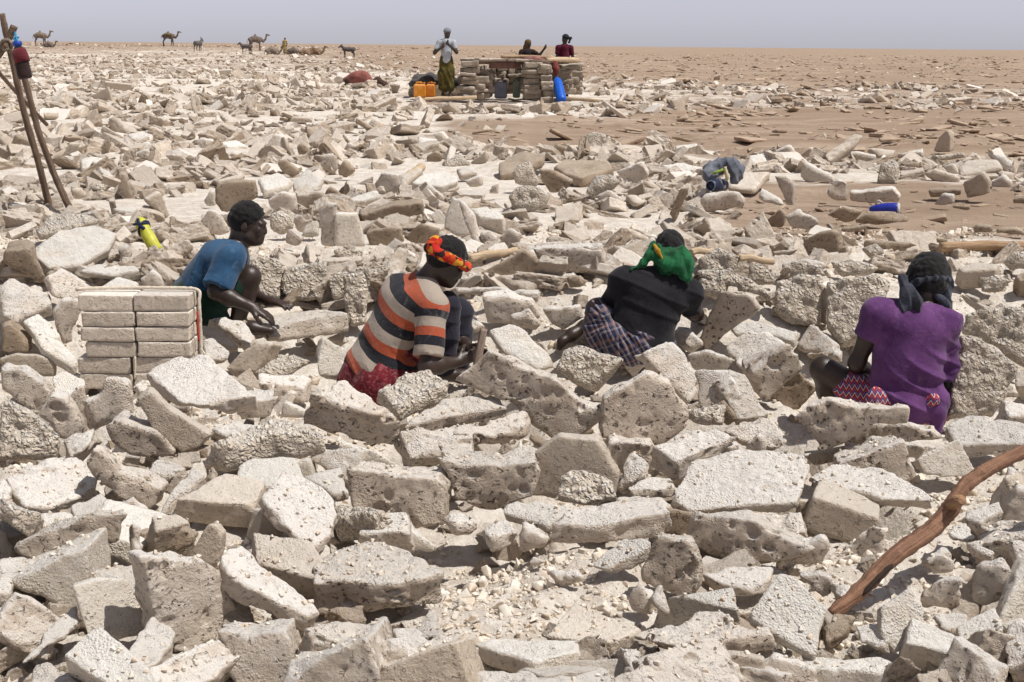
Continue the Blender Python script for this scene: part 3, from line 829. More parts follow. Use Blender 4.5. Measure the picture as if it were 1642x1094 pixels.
def add_block(i, pts, e, k, typ, opt):
    rng = np.random.default_rng(1000 + i)
    pts = np.array(pts, float); e = np.array(e, float)
    if e[1] < 0 and abs(e[1]) > .6 * abs(e[0]): k = min(k, .29)              # a broken face stands about upright
    if typ == 'b' and k < .42 and e[1] < 0: e[1] *= -.8; k = .24              # the knobbly crust faces lean back against the pit side
    allp = np.concatenate([pts, pts + e])
    b = allp[np.argmax(allp[:, 1])]
    on_back = np.argmax(allp[:, 1]) >= len(pts)
    off = opt.get('d', 0.0)
    Yb = hit_env(b[0], b[1]) + off + .02
    c = pts.mean(0)
    r = ray(*c); r = r / np.linalg.norm(r)
    ax = Rv - r * (Rv @ r); ax /= np.linalg.norm(ax)
    dn = -np.cross(ax, r) if np.dot(np.cross(ax, r), Uv) > 0 else np.cross(ax, r)
    el = np.linalg.norm(e)
    n_away = k * (e[0] * ax + e[1] * dn) / el + math.sqrt(1 - k * k) * r
    n_away /= np.linalg.norm(n_away)
    s = FPX / (Yb * (Fv[1] - Fv[2] * .25) if False else Yb / r[1] * (r @ Fv))
    T = float(np.clip(el / (s * k), .045, .42))
    pb = P(b[0], b[1], Yb)
    p0 = pb - n_away * T if on_back else pb
    W = []
    for q in pts:
        d = ray(*q)
        W.append(CAM + d * (((p0 - CAM) @ n_away) / (d @ n_away)))
    W = np.array(W)
    wv = -n_away
    uv = np.cross(np.array([0, 0, 1.0]), wv)
    if np.linalg.norm(uv) < .05: uv = np.array([1.0, 0, 0])
    uv /= np.linalg.norm(uv); vv = np.cross(wv, uv)
    o = W.mean(0)
    poly = np.stack([(W - o) @ uv, (W - o) @ vv], 1)
    ext = np.ptp(poly, axis=0)
    mean = math.sqrt(max(1e-4, ext[0] * ext[1]))
    lim = 1.9 * max(.12, min(ext))              # keep strongly foreshortened faces to believable proportions
    for a in (0, 1):
        if ext[a] > lim and ext[a] > .55: poly[:, a] *= max(.6, lim / ext[a])
    h = max(.0062, Yb * .00175)
    rnd = None
    rough = 1.0
    if typ == 'o': rnd, rough = min(T * .48, .06), 1.7
    if typ == 'b': rnd = min(T * .4, .035)
    T2 = max(T, 3.2 * h)
    me = block_mesh('salt_block', poly, T2, h, typ, rng, rough, rnd)
    M = Matrix(((uv[0], vv[0], wv[0], o[0]), (uv[1], vv[1], wv[1], o[1]), (uv[2], vv[2], wv[2], o[2]), (0, 0, 0, 1)))
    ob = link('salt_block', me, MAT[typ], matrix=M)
    a_ = pts - pts.mean(0)
    area = .5 * abs(np.sum(a_[:, 0] * np.roll(a_[:, 1], -1) - np.roll(a_[:, 0], -1) * a_[:, 1]))
    ctr = allp.mean(0)
    tilt = 'lying flat' if wv[2] > .85 else ('tilted' if wv[2] > .5 else 'upright')
    mark(allp, pts, e)
    BLOCKS.append((ob, ctr, area + el * math.sqrt(area), typ, tilt))

def build_blocks():
    for i, ln in enumerate(l for l in NOTES.strip().splitlines() if l):
        f = ln.split('|')
        ox, oy, sc = CROPS[f[0]]
        pts = [(ox + float(a.split(',')[0]) / sc, oy + float(a.split(',')[1]) / sc) for a in f[1].split()]
        e = [float(v) / sc for v in f[2].split(',')]
        opt = {}
        if len(f) > 5:
            for kv in f[5].split(';'):
                a, v = kv.split('='); opt[a] = float(v)
        add_block(i, pts, e, float(f[3]), f[4], opt)
build_blocks()
fill_gaps()
# ------------------------------------------------------------------ ground
def brown_amount(x, y):                        # 0 white worked salt .. 1 brown untouched crust
    n = fbm2(x * .35 + 11, y * .35 * .8 + 5, 4, 31)
    n2 = fbm2(x * .09 + 3, y * .12 + 9, 3, 77)
    u = x / np.maximum(y, 1)                   # bearing
    right = smooth(.02, .22, u)
    b = .14 + .30 * (n - .5) + .20 * smooth(10, 30, y) + .12 * smooth(50, 120, y)
    b = b + .75 * smooth(19.5, 21.5, y) * smooth(30, 26, y) * smooth(-.10, .02, u)        # the bare lane before the shelter
    b = b + .85 * right * smooth(10.0, 12.0, y) * smooth(.10, .16, u) * smooth(16, 13.5, y)
    b = b + .75 * right * smooth(16.5, 19, y) * (1 - .7 * smooth(30, 36, y) * smooth(60, 50, y))
    b = b + .9 * smooth(55, 95, y) * smooth(-.16, .02, u) + .45 * smooth(130, 260, y)
    b = b + .30 * (n2 - .45) * smooth(10, 16, y)
    return np.clip(b, 0, 1)

def stretch(a, b, n, p):
    t = np.linspace(0, 1, n + 1)[1:]
    return a + (b - a) * t ** p

def build_ground():
    ys = np.concatenate([[-60, -20, -6, 0, 1.5], np.arange(2.4, 10, .028), 10 + (np.geomspace(.03, 190, 170)), np.geomspace(215, 15000, 30)])
    xn = np.concatenate([np.arange(-3.4, 3.4, .03)])
    xo = np.geomspace(.035, 9000, 75)
    xs = np.concatenate([(-3.4 - xo)[::-1], xn, 3.4 + xo])
    X, Y = np.meshgrid(xs, ys, indexing='ij')
    Z = ground_z(X, np.maximum(Y, 2.4))
    Z = np.where(Y > 260, env_z(X, Y) - .06, Z)
    nx, ny = X.shape
    ii = (np.arange(nx - 1)[:, None] * ny + np.arange(ny - 1)[None, :]).ravel()
    q = np.stack([ii, ii + ny, ii + ny + 1, ii + 1], 1)
    me = mesh_from('ground', np.stack([X.ravel(), Y.ravel(), Z.ravel()], 1), q)
    attr(me, 'brown', brown_amount(X.ravel(), Y.ravel()))
    m, t, b = nodes_of('salt_flat')
    k = NT(t)
    vec = k.n('ShaderNodeNewGeometry').outputs['Position']
    at = k.n('ShaderNodeAttribute', attribute_name='brown').outputs['Fac']
    big = k.noise(vec, .9, 6, .65)
    mid = k.noise(vec, 8, 6, .7)
    fine = k.noise(vec, 70, 5, .75)
    flatv = k.n('ShaderNodeMapping', ins={'Vector': vec, 'Scale': (.35, 1.6, 1)}).outputs[0]
    band = k.noise(flatv, 1.0, 6, .65)
    white = k.mix(k.rng(mid, .35, .65), (.60, .53, .45), (.77, .72, .65))
    white = k.mix(k.rng(fine, .5, .25, 0, .4), white, (.40, .33, .25))
    brown = k.mix(k.rng(band, .36, .64), (.30, .22, .155), (.44, .34, .26))
    brown = k.mix(k.rng(mid, .5, .7, 0, .4), brown, (.48, .385, .305))
    brown = k.mix(k.rng(k.noise(k.n('ShaderNodeMapping', ins={'Vector': vec, 'Scale': (.05, .14, 1)}).outputs[0], 1.0, 8, .75),   .40, .60, .75, 0), brown, (.29, .21, .15))
    brown = k.mix(k.rng(band, .42, .30, 0, .5), brown, (.28, .195, .13))
    f = k.math('ADD', at, k.math('MULTIPLY', k.math('SUBTRACT', big, .5), 1.1))
    t.links.new(k.mix(k.rng(f, .30, .62), white, brown), b.inputs['Base Color'])
    b.inputs['Roughness'].default_value = .92
    b.inputs['Specular IOR Level'].default_value = .2
    h = k.math('ADD', k.math('MULTIPLY', mid, 2.2), k.math('MULTIPLY', fine, .7))
    t.links.new(k.bump(h, .02, .9), b.inputs['Normal'])
    o = link('ground', me, m)
    tag(o, None, None, kind='structure')
    return o
build_ground()

# ------------------------------------------------------------------ loose rubble (too many to count): instances of a few broken pieces
def piece_collection(name, specs, mats, seed0):
    c = bpy.data.collections.new(name)          # never linked to the scene: only a source for the instances
    for i, (L, Wd, T, h, typ) in enumerate(specs):
        rng = np.random.default_rng(seed0 + i)
        poly = np.array([(-1, -1), (1, -1), (1, 1), (-1, 1)]) * np.array([L, Wd]) / 2 + rng.uniform(-.16, .16, (4, 2)) * np.array([L, Wd])
        if i % 3 == 0: poly = np.delete(poly, int(rng.integers(4)), 0)               # a broken corner piece
        if i % 3 == 1: poly = np.insert(poly, 2, poly[1:3].mean(0) + rng.uniform(0, .14, 2) * np.array([L, Wd]), 0)
        me = block_mesh(name, poly, T, h, typ, rng, 1.0, min(T * .45, .06) if typ == 'o' else None)
        v = np.empty(len(me.vertices) * 3, np.float32); me.vertices.foreach_get('co', v)
        v = v.reshape(-1, 3); v[:, 2] += T / 2; me.vertices.foreach_set('co', v.ravel()); me.update()
        me.materials.append(mats[typ])
        o = bpy.data.objects.new(name, me)
        c.objects.link(o)
    return c

def instancer(name, pos, scale, eul, coll, label, cat, pick=None):
    n = len(pos)
    me = bpy.data.meshes.new(name)
    me.vertices.add(n); me.vertices.foreach_set('co', np.asarray(pos, np.float32).ravel())
    a = me.attributes.new('rot', 'FLOAT_VECTOR', 'POINT'); a.data.foreach_set('vector', np.asarray(eul, np.float32).ravel())
    a = me.attributes.new('size', 'FLOAT_VECTOR', 'POINT'); a.data.foreach_set('vector', np.asarray(scale, np.float32).ravel())
    o = link(name, me, None)
    g = bpy.data.node_groups.new(name, 'GeometryNodeTree')
    g.interface.new_socket('Geometry', in_out='INPUT', socket_type='NodeSocketGeometry')
    g.interface.new_socket('Geometry', in_out='OUTPUT', socket_type='NodeSocketGeometry')
    N = g.nodes
    gi, go = N.new('NodeGroupInput'), N.new('NodeGroupOutput')
    ci = N.new('GeometryNodeCollectionInfo'); ci.inputs['Collection'].default_value = coll
    ci.inputs['Separate Children'].default_value = True; ci.inputs['Reset Children'].default_value = True
    ip = N.new('GeometryNodeInstanceOnPoints'); ip.inputs['Pick Instance'].default_value = True
    r_ = N.new('GeometryNodeInputNamedAttribute'); r_.data_type = 'FLOAT_VECTOR'; r_.inputs[0].default_value = 'rot'
    e2r = N.new('FunctionNodeEulerToRotation')
    s_ = N.new('GeometryNodeInputNamedAttribute'); s_.data_type = 'FLOAT_VECTOR'; s_.inputs[0].default_value = 'size'
    L = g.links
    L.new(gi.outputs[0], ip.inputs['Points']); L.new(ci.outputs[0], ip.inputs['Instance'])
    L.new(r_.outputs['Attribute'], e2r.inputs[0]); L.new(e2r.outputs[0], ip.inputs['Rotation'])
    L.new(s_.outputs['Attribute'], ip.inputs['Scale'])
    if pick is not None:
        a = me.attributes.new('pick', 'INT', 'POINT'); a.data.foreach_set('value', np.asarray(pick, np.int32))
        k_ = N.new('GeometryNodeInputNamedAttribute'); k_.data_type = 'INT'; k_.inputs[0].default_value = 'pick'
        L.new(k_.outputs['Attribute'], ip.inputs['Instance Index'])
    L.new(ip.outputs[0], go.inputs[0])
    md = o.modifiers.new('scatter', 'NODES'); md.node_group = g
    tag(o, label, cat, kind='stuff')
    return o

def eulers(n, rng, tilt):
    return np.stack([rng.normal(0, tilt, n), rng.normal(0, tilt, n), rng.uniform(0, 2 * math.pi, n)], 1)

# pieces of about one metre, scaled down where they lie
TYPES = ['r', 'r', 'w', 's', 'n', 'r', 'p', 'b', 'r', 'r', 'w', 'r', 'n', 's', 'r', 'o']
FLAT = [.24, .34, .26, .20, .28, .5, .42, .5, .28, .6, .36, .22, .42, .24, .6, .5]
def unit_specs(h, scale=1.0):
    r = np.random.default_rng(3)
    return [(.40 * scale, .40 * scale * r.uniform(.6, .95), .40 * f * scale, h, t) for f, t in zip(FLAT, TYPES)]
PC_NEAR = piece_collection('salt_piece', unit_specs(.0085), MAT_RUB, 300)
PC_MID = piece_collection('salt_lump', unit_specs(.013), MAT_RUB, 400)
PC_FAR = piece_collection('salt_bit', unit_specs(.022), MAT_RUB, 500)

# crumbs lying on the worked ground and on the blocks
def crumbs():
    rng = np.random.default_rng(8)
    bpy.context.view_layer.update()
    dg = bpy.context.evaluated_depsgraph_get()
    N = 48000
    y = 3.0 * (11.5 / 3.0) ** rng.random(N)
    x = rng.uniform(-.44, .44, N) * y
    cl = fbm2(x * 1.6, y * 1.6, 3, 41)
    m = rng.random(N) < smooth(.30, .60, cl)
    x, y = x[m], y[m]
    size = np.clip(rng.lognormal(-4.35, .6, len(x)), .006, .06) * (y / 5.5) ** .4
    pos, sz = [], []
    for a, b_, s in zip(x, y, size):
        ok, loc, nor, _, ob, _ = scene.ray_cast(dg, Vector((a, b_, 1.2)), Vector((0, 0, -1)))
        if not ok or nor.z < .75: continue
        gr = ob.name.startswith('ground')
        if gr or s < .02:
            if not gr and rng.random() < .6: continue
            pos.append((loc.x, loc.y, loc.z + s * .1)); sz.append(s)
    pos, sz = np.array(pos), np.array(sz)
    c = piece_collection('salt_crumb', [(.4, .35, .25, .055, 'w'), (.4, .3, .3, .055, 'w'), (.4, .38, .2, .055, 'r'), (.38, .33, .33, .055, 'r'), (.4, .3, .22, .055, 'w')], MAT_CRUMB, 900)
    instancer('salt_crumbs', pos, (sz / .4)[:, None] * np.ones(3), eulers(len(pos), rng, .6), c, 'small pale salt crumbs lying between and on the blocks', 'crumbs')
crumbs()

PC_ALL = bpy.data.collections.new('salt_pieces')
for n_, c_ in (('salt_a', PC_NEAR), ('salt_b', PC_MID), ('salt_c', PC_FAR)):
    for i_, o_ in enumerate(list(c_.objects)):
        o_.name = '%s_%02d' % (n_, i_); PC_ALL.objects.link(o_)

def rubble_field():
    rng = np.random.default_rng(5)
    N = 210000
    y = 8.8 * (380 / 8.8) ** rng.random(N)       # thins out with distance as the rows close up
    x = rng.uniform(-.47, .47, N) * y
    bw = brown_amount(x, y)
    bw = np.clip(bw - .20 * smooth(10, 30, y) - .12 * smooth(50, 120, y), 0, 1)
    keep = np.clip(.95 * (1 - 1.25 * bw) + .05, .03, 1) * np.clip((y / 26.0) ** .8, .16, 1)
    keep = keep * smooth(.34, .60, fbm2(x * .8, y * .8, 3, 99)) * 1.15
    px_, py_ = project(np.stack([x, y, np.zeros(N)], 1))
    bare = .40 + .60 * smooth(.36, .52, fbm2(x * .30 + 3, y * .34 + 1, 3, 123)) * np.ones(N)
    bare = np.where(y < 11, 1.0, bare)
    bare = np.where((px_ > 500) & (py_ > 184) & (py_ < 226), .10, bare)                  # bare lane before the shelter
    bare = np.where((px_ > 330) & (px_ <= 500) & (py_ > 188) & (py_ < 205), .3, bare)
    bare = np.where((px_ > 1230) & (py_ > 318) & (py_ < 430), .10, bare)
    bare = np.where((px_ > 840) & (px_ < 1075) & (py_ > 330) & (py_ < 392), .14, bare)     # pale trodden patch behind the pit
    bare = np.where((px_ > 780) & (py_ > 146) & (py_ <= 184), .40, bare)
    bare = np.where((px_ > 940) & (py_ < 108), .3, bare)
    bare = np.where((px_ > 640) & (px_ < 960) & (py_ > 146) & (py_ < 172), .04, bare)
    bare = np.where((px_ > 730) & (px_ < 940) & (py_ > 135) & (py_ < 172), 0, bare)
    keep = keep * bare
    m = rng.random(N) < keep * .62
    x, y, bw = x[m], y[m], bw[m]
    size = np.clip(rng.lognormal(-1.95, .62, len(x)), .04, .55)
    size = np.where(y < 17, np.minimum(size, .30), size)
    size = np.where(bw > .55, size * .6, size)
    return x, y, size, rng

RX, RY, RSZ, rng_r = rubble_field()
_sc = (RSZ / .40)[:, None] * rng_r.uniform(.8, 1.2, (len(RX), 3)) * np.array([1, 1, .75])
_e = eulers(len(RX), rng_r, .45)
_p = np.stack([RX, RY, ground_z(RX, RY) + RSZ * .05], 1)
_near = RY < 20
# heaps of smaller pieces filling the gaps of the worked pit
rng_h = np.random.default_rng(12)
NH = 1800
hy = 3.2 * (9.6 / 3.2) ** rng_h.random(NH); hx = rng_h.uniform(-.46, .46, NH) * hy
PEOPLE_XY = [(1.92, 6.95), (-0.62, 7.4), (0.75, 7.95), (-1.62, 8.15)]
cl = fbm2(hx * 1.1 + 4, hy * 1.1, 3, 63)
keep = rng_h.random(NH) < smooth(.26, .50, cl) * .9
for (ax_, ay_) in PEOPLE_XY:
    keep &= ((hx - ax_) ** 2 + (hy - ay_) ** 2) > .45 ** 2
# the trodden white patch before the pit stays clear
qx, qy = project(np.stack([hx, hy, env_z(hx, hy)], 1))
def zone(x0, x1, y0, y1, p):
    return ~((qx > x0) & (qx < x1) & (qy > y0) & (qy < y1)) | (rng_h.random(NH) < p)
for z_ in ((690, 1040, 835, 1010, .04), (-200, 340, 950, 1200, .7), (580, 820, 795, 870, .2), (540, 760, 985, 1060, .3), (1330, 1900, 890, 1010, .45)):
    keep &= zone(*z_)
hx, hy = hx[keep], hy[keep]
hs_ = np.clip(rng_h.lognormal(-2.25, .5, len(hx)), .04, .20)
_hsc = (hs_ / .40)[:, None] * rng_h.uniform(.8, 1.2, (len(hx), 3))
_hp = np.stack([hx, hy, ground_z(hx, hy) + hs_ * .04], 1)
_he = eulers(len(hx), rng_h, .6)
_cls = np.where(RY < 20, 0, np.where(RY < 60, 1, 2))
# the smallest of the noted blocks lie too thick to count: they join the rubble
BLOCKS.sort(key=lambda q: -q[2])
_dm = BLOCKS[300:]
del BLOCKS[300:]
_dp, _de = [], []
for i_, (o_, *_r) in enumerate(_dm):
    mw = o_.matrix_basis
    _dp.append(mw.translation[:]); _de.append(mw.to_euler('XYZ')[:])
    n_ = bpy.data.objects.new('salt_d_%02d' % i_, o_.data); PC_ALL.objects.link(n_)
    bpy.data.objects.remove(o_)
_nd = len(_dm)
_pick = np.concatenate([rng_h.integers(0, 16, len(hx)), _cls * 16 + rng_r.integers(0, 16, len(RX)), 48 + np.arange(_nd)])
instancer('salt_rubble', np.concatenate([_hp, _p, np.array(_dp)]), np.concatenate([_hsc, _sc, np.ones((_nd, 3))]), np.concatenate([_he, _e, np.array(_de)]), PC_ALL,
          'pale broken salt rubble between the blocks and over the flat to the horizon', 'rubble', _pick)

# brown clods and curled flakes of crust on the bare ground
rng_c = np.random.default_rng(21)
NC = 120000
cy = 10.0 * (300 / 10.0) ** rng_c.random(NC); cx = rng_c.uniform(-.47, .47, NC) * cy
m_ = rng_c.random(NC) < smooth(.35, .75, brown_amount(cx, cy)) * np.clip(cy / 40, .12, 1) * .22 * smooth(.35, .6, fbm2(cx * .5, cy * 1.5, 3, 8))
cx, cy = cx[m_], cy[m_]
cs = np.clip(rng_c.lognormal(-2.3, .6, len(cx)), .03, .40) * np.clip((cy / 40) ** .35, .6, 2)
PC_CRUST = piece_collection('crust_flake', [(.5, .34, .07, .03, 'n'), (.4, .3, .12, .03, 'n'), (.45, .4, .09, .03, 'n'), (.3, .28, .16, .03, 'n')], MAT_CRUST, 700)
instancer('crust_rubble', np.stack([cx, cy, ground_z(cx, cy) + cs * .03], 1), (cs / .4)[:, None] * np.array([1.3, 1, .8]), eulers(len(cx), rng_c, .14), PC_CRUST,
          'brown crust flakes scattered over the bare ground', 'rubble')

# ------------------------------------------------------------------ figures: smooth volumes round a posed skeleton
def N_(v):
    v = np.asarray(v, float)
    return v / max(1e-9, np.linalg.norm(v))

class Vol:
    """collects round cones and ellipsoids, blends them into one closed skin"""
    def __init__(s, k=.03): s.p = []; s.k = k
    def cone(s, a, b, ra, rb=None, k=None):
        s.p.append(('c', np.asarray(a, float), np.asarray(b, float), ra, ra if rb is None else rb, s.k if k is None else k)); return s
    def sleeve(s, a, b, ra, rb, k=None):         # a cone ended flat, as a cuff
        s.p.append(('c', np.asarray(a, float), np.asarray(b, float), ra, rb, s.k if k is None else k, True)); return s
    def chain(s, pts, rads, k=None):
        for i in range(len(pts) - 1): s.cone(pts[i], pts[i + 1], rads[i], rads[i + 1], k)
        return s
    def ell(s, c, r, axes=None, k=None):
        s.p.append(('e', np.asarray(c, float), np.asarray(r, float), np.eye(3) if axes is None else np.asarray(axes, float), 0, s.k if k is None else k)); return s
    def cut(s, c, n):
        s.p.append(('x', np.asarray(c, float), N_(n), 0, 0, 0)); return s
    def box(s):
        lo, hi = [], []
        for q in s.p:
            if q[0] == 'c':
                r = max(q[3], q[4]); lo.append(np.minimum(q[1], q[2]) - r); hi.append(np.maximum(q[1], q[2]) + r)
            elif q[0] == 'e':
                r = q[2].max(); lo.append(q[1] - r); hi.append(q[1] + r)
        return np.min(lo, 0), np.max(hi, 0)
    def mesh(s, name, h, noise=(), seed=1, fn=None):
        lo, hi = s.box()
        lo = lo - 4 * h - .02; hi = hi + 4 * h + .02
        sh = np.ceil((hi - lo) / h).astype(int) + 1
        D = np.full(sh, .12)
        ax = [lo[i] + np.arange(sh[i]) * h for i in range(3)]
        for q in s.p:
            if q[0] == 'x':
                X, Y, Z = np.meshgrid(*ax, indexing='ij', sparse=True)
                D = np.maximum(D, (X - q[1][0]) * q[2][0] + (Y - q[1][1]) * q[2][1] + (Z - q[1][2]) * q[2][2]); continue
            if q[0] == 'c':
                r = max(q[3], q[4]); a, b = np.minimum(q[1], q[2]) - r, np.maximum(q[1], q[2]) + r
            else:
                r = q[2].max(); a, b = q[1] - r, q[1] + r
            m = .05 + h * 2
            i0 = np.clip(np.floor((a - m - lo) / h).astype(int), 0, sh - 1); i1 = np.clip(np.ceil((b + m - lo) / h).astype(int) + 1, 1, sh)
            X, Y, Z = np.meshgrid(*[ax[i][i0[i]:i1[i]] for i in range(3)], indexing='ij', sparse=True)
            if q[0] == 'c':
                e = q[2] - q[1]; L2 = max(1e-9, e @ e)
                px, py, pz = X - q[1][0], Y - q[1][1], Z - q[1][2]
                t = np.clip((px * e[0] + py * e[1] + pz * e[2]) / L2, 0, 1)
                dd = np.sqrt((px - e[0] * t) ** 2 + (py - e[1] * t) ** 2 + (pz - e[2] * t) ** 2) - (q[3] + (q[4] - q[3]) * t)
                if len(q) > 6: dd = np.maximum(dd, ((X - q[2][0]) * e[0] + (Y - q[2][1]) * e[1] + (Z - q[2][2]) * e[2]) / math.sqrt(L2))
            else:
                A = q[3]
                px, py, pz = X - q[1][0], Y - q[1][1], Z - q[1][2]
                l = [(px * A[i][0] + py * A[i][1] + pz * A[i][2]) / q[2][i] for i in range(3)]
                k0 = np.sqrt(l[0] ** 2 + l[1] ** 2 + l[2] ** 2)
                k1 = np.sqrt((l[0] / q[2][0]) ** 2 + (l[1] / q[2][1]) ** 2 + (l[2] / q[2][2]) ** 2)
                dd = k0 * (k0 - 1) / np.maximum(k1, 1e-6)
            sub = D[i0[0]:i1[0], i0[1]:i1[1], i0[2]:i1[2]]
            k = max(q[5], 1e-5)
            hh = np.clip(.5 + .5 * (sub - dd) / k, 0, 1)
            sub[...] = sub * (1 - hh) + dd * hh - k * hh * (1 - hh)
        rng = np.random.default_rng(seed)
        for sc, am in noise: D = D + gnoise(sh, h, sc, rng) * am
        if fn is not None:
            X, Y, Z = np.meshgrid(*ax, indexing='ij', sparse=True)
            D = fn(D, X, Y, Z)
        v, q = surface_nets(D, h, lo)
        return v, q

def shape_obj(name, vq, mat, parent, origin, values=None):
    v, q = vq
    me = mesh_from(name, v - np.asarray(origin), q)
    if values:
        for kk, f in values.items(): attr(me, kk, f(v))
    o = link(name, me, mat)
    if parent is not None: o.parent = parent
    else: o.location = Vector(origin)
    return o

def skin_mat(name, c):
    m, t, b = nodes_of(name); k = NT(t)
    v = k.n('ShaderNodeTexCoord').outputs['Object']
    n = k.noise(v, 9, 5, .6); f = k.noise(v, 160, 3, .6)
    cc = k.mix(k.rng(n, .3, .7), tuple(x * .75 for x in c), tuple(x * 1.25 for x in c))
    cc = k.mix(k.rng(k.noise(v, 30, 4, .7), .62, .75, 0, .10), cc, (.16, .13, .11))      # salt dust
    t.links.new(cc, b.inputs['Base Color'])
    b.inputs['Roughness'].default_value = .42; b.inputs['Specular IOR Level'].default_value = .5
    t.links.new(k.bump(f, .002, .5), b.inputs['Normal'])
    return m

def cloth_mat(name, c, c2=None, dust=0.0, dust_c=(.55, .52, .48), weave=1.0, build=None, rough=.9, fleck=.07):
    m, t, b = nodes_of(name); k = NT(t)
    v = k.n('ShaderNodeTexCoord').outputs['Object']
    n = k.noise(v, 7, 4, .6)
    c2 = c2 or tuple(x * .7 for x in c)
    cc = k.mix(k.rng(n, .35, .65), c2, c)
    if build is not None: cc = build(k, v, cc)
    if dust:
        dn = k.math('MULTIPLY', k.rng(k.noise(v, 11, 6, .75, 1.2), .53, .70), dust)
        cc = k.mix(dn, cc, dust_c)
    cc = k.mix(k.rng(k.noise(v, 120, 3, .6),   .4, .7, 0, fleck), cc, tuple(min(1, x * 1.5 + .02) for x in c))
    t.links.new(cc, b.inputs['Base Color'])
    b.inputs['Roughness'].default_value = rough; b.inputs['Specular IOR Level'].default_value = .15
    b.inputs['Sheen Weight'].default_value = .12
    hgt = k.math('ADD', k.noise(k.n('ShaderNodeMapping', ins={'Vector': v, 'Rotation': (.4, .5, .3), 'Scale': (1, .35, 1)}).outputs[0], 22, 3, .5, 1.5), k.math('MULTIPLY', k.noise(v, 300, 2, .5), .25))
    t.links.new(k.bump(hgt, .006 * weave, .6), b.inputs['Normal'])
    return m

def ramp(k, fac, stops):
    nd = k.n('ShaderNodeValToRGB', ins={0: fac})
    cr = nd.color_ramp; cr.interpolation = 'CONSTANT'
    while len(cr.elements) > 1: cr.elements.remove(cr.elements[-1])
    for i, (p, c) in enumerate(stops):
        e = cr.elements[0] if i == 0 else cr.elements.new(p)
        e.position = p; e.color = tuple(c) + (1,)
    return nd.outputs[0]

SKIN = skin_mat('dark_skin', (.038, .0225, .016))
HAIR = cloth_mat('black_hair', (.012, .011, .011), weave=2.5, rough=.8)

def head_parts(body, c, look, up, s=1.0):
    f = N_(look); u = np.asarray(up, float); u = N_(u - f * (u @ f)); r = np.cross(f, u)
    A = np.stack([r, f, u])
    g = lambda x, y, z: c + (r * x + f * y + u * z) * s
    body.ell(g(0, -.012, .022), np.array([.073, .093, .093]) * s, A, .01)
    body.ell(g(0, .030, -.040), np.array([.056, .062, .072]) * s, A, .03)
    body.cone(g(0, .070, -.088), g(0, .045, -.092), .021 * s, .03 * s, .03)                # chin
    for sx in (-1, 1):
        body.cone(g(.050 * sx, .01, -.066), g(.018 * sx, .070, -.088), .024 * s, .018 * s, .03)   # jaw
        body.ell(g(.040 * sx, .068, -.022), np.array([.024, .018, .022]) * s, A, .02)        # cheek
        body.cone(g(.012 * sx, .090, .018), g(.045 * sx, .076, .018), .011 * s, .010 * s, .015)   # brow
        body.ell(g(.031 * sx, .081, .003), np.array([.014, .010, .009]) * s, A, .006)        # eye
        body.ell(g(.077 * sx, -.012, -.008), np.array([.010, .021, .032]) * s, A, .008)      # ear
        body.cone(g(.014 * sx, .090, -.036), g(.010 * sx, .092, -.038), .010 * s, .010 * s, .008)
    body.chain([g(0, .084, .010), g(0, .094, -.016), g(0, .100, -.033)], [.010 * s, .012 * s, .013 * s], .010)   # nose
    body.cone(g(-.018, .089, -.057), g(.018, .089, -.057), .0115 * s, None, .006)             # lips
    body.cone(g(-.016, .088, -.070), g(.016, .088, -.070), .011 * s, None, .006)
    return A, g

def hair_part(c, A, s, parent, origin, h, line=-.02, grow=.014, mat=None):
    r, f, u = A
    V = Vol(.02)
    g = lambda x, y, z: c + (r * x + f * y + u * z) * s
    V.ell(g(0, -.016, .026), (np.array([.075, .094, .095]) + grow) * s, A)
    V.cut(g(0, .030, .020), -(N_(u * .72 - f * .70)))
    V.cut(g(0, 0, -.060), -u)
    return shape_obj('hair', V.mesh('hair', h, ((.022, .003), (.011, .0045)), 4), mat or HAIR, parent, origin)

def hand(V, wrist, direc, palm, curl=.5, side=1, spread=.5, s=1.0):
    """palm and five jointed fingers; palm is the direction the palm faces, side picks the thumb's side"""
    d = N_(direc); p = N_(np.asarray(palm, float) - d * (np.asarray(palm, float) @ d)); x = np.cross(d, p) * side
    g = lambda a, b, c: np.asarray(wrist) + (d * a + x * b + p * c) * s
    V.cone(g(-.02, 0, 0), g(.03, 0, 0), .024 * s, .026 * s, .02)
    for b in (-.024, -.008, .009, .025): V.cone(g(.02, b * .7, 0), g(.085, b, 0), .015 * s, .0125 * s, .014)
    for b, L, i in ((-.027, .060, 0), (-.009, .075, 1), (.010, .072, 2), (.028, .064, 3)):
        cu = curl * (1.15 - .12 * i)
        q = g(.088, b, 0); a = 0.0; pts = [q]
        for seg, fr in enumerate((.45, .30, .25)):
            a += cu * (.55 + .35 * seg)
            q = q + (d * math.cos(a) + p * math.sin(a) + x * (b * spread * 4)) * L * fr * s
            pts.append(q)
        V.chain(pts, [.0105 * s, .0098 * s, .009 * s, .008 * s], .003)
    V.chain([g(.015, .024, .004), g(.045, .045, .014), g(.072, .050, .024 + .02 * curl), g(.092, .044, .034 + .03 * curl)], [.016 * s, .013 * s, .0115 * s, .009 * s], .008)

def foot(V, ankle, toe, s=1.0):
    d = N_(np.asarray(toe) - ankle)
    V.chain([np.asarray(ankle), np.asarray(ankle) + d * .10 * s, np.asarray(toe)], [.036 * s, .036 * s, .026 * s], .03)

def limb(V, a, b, c, r1, r2, r3, k=.03, bulge=0.0):
    V.chain([a, a + (b - a) * .45, b], [r1, (r1 + r2) / 2 + bulge, r2], k)
    V.chain([b, b + (c - b) * .35, c], [r2, r2 * 1.02 + bulge * .5, r3], k)

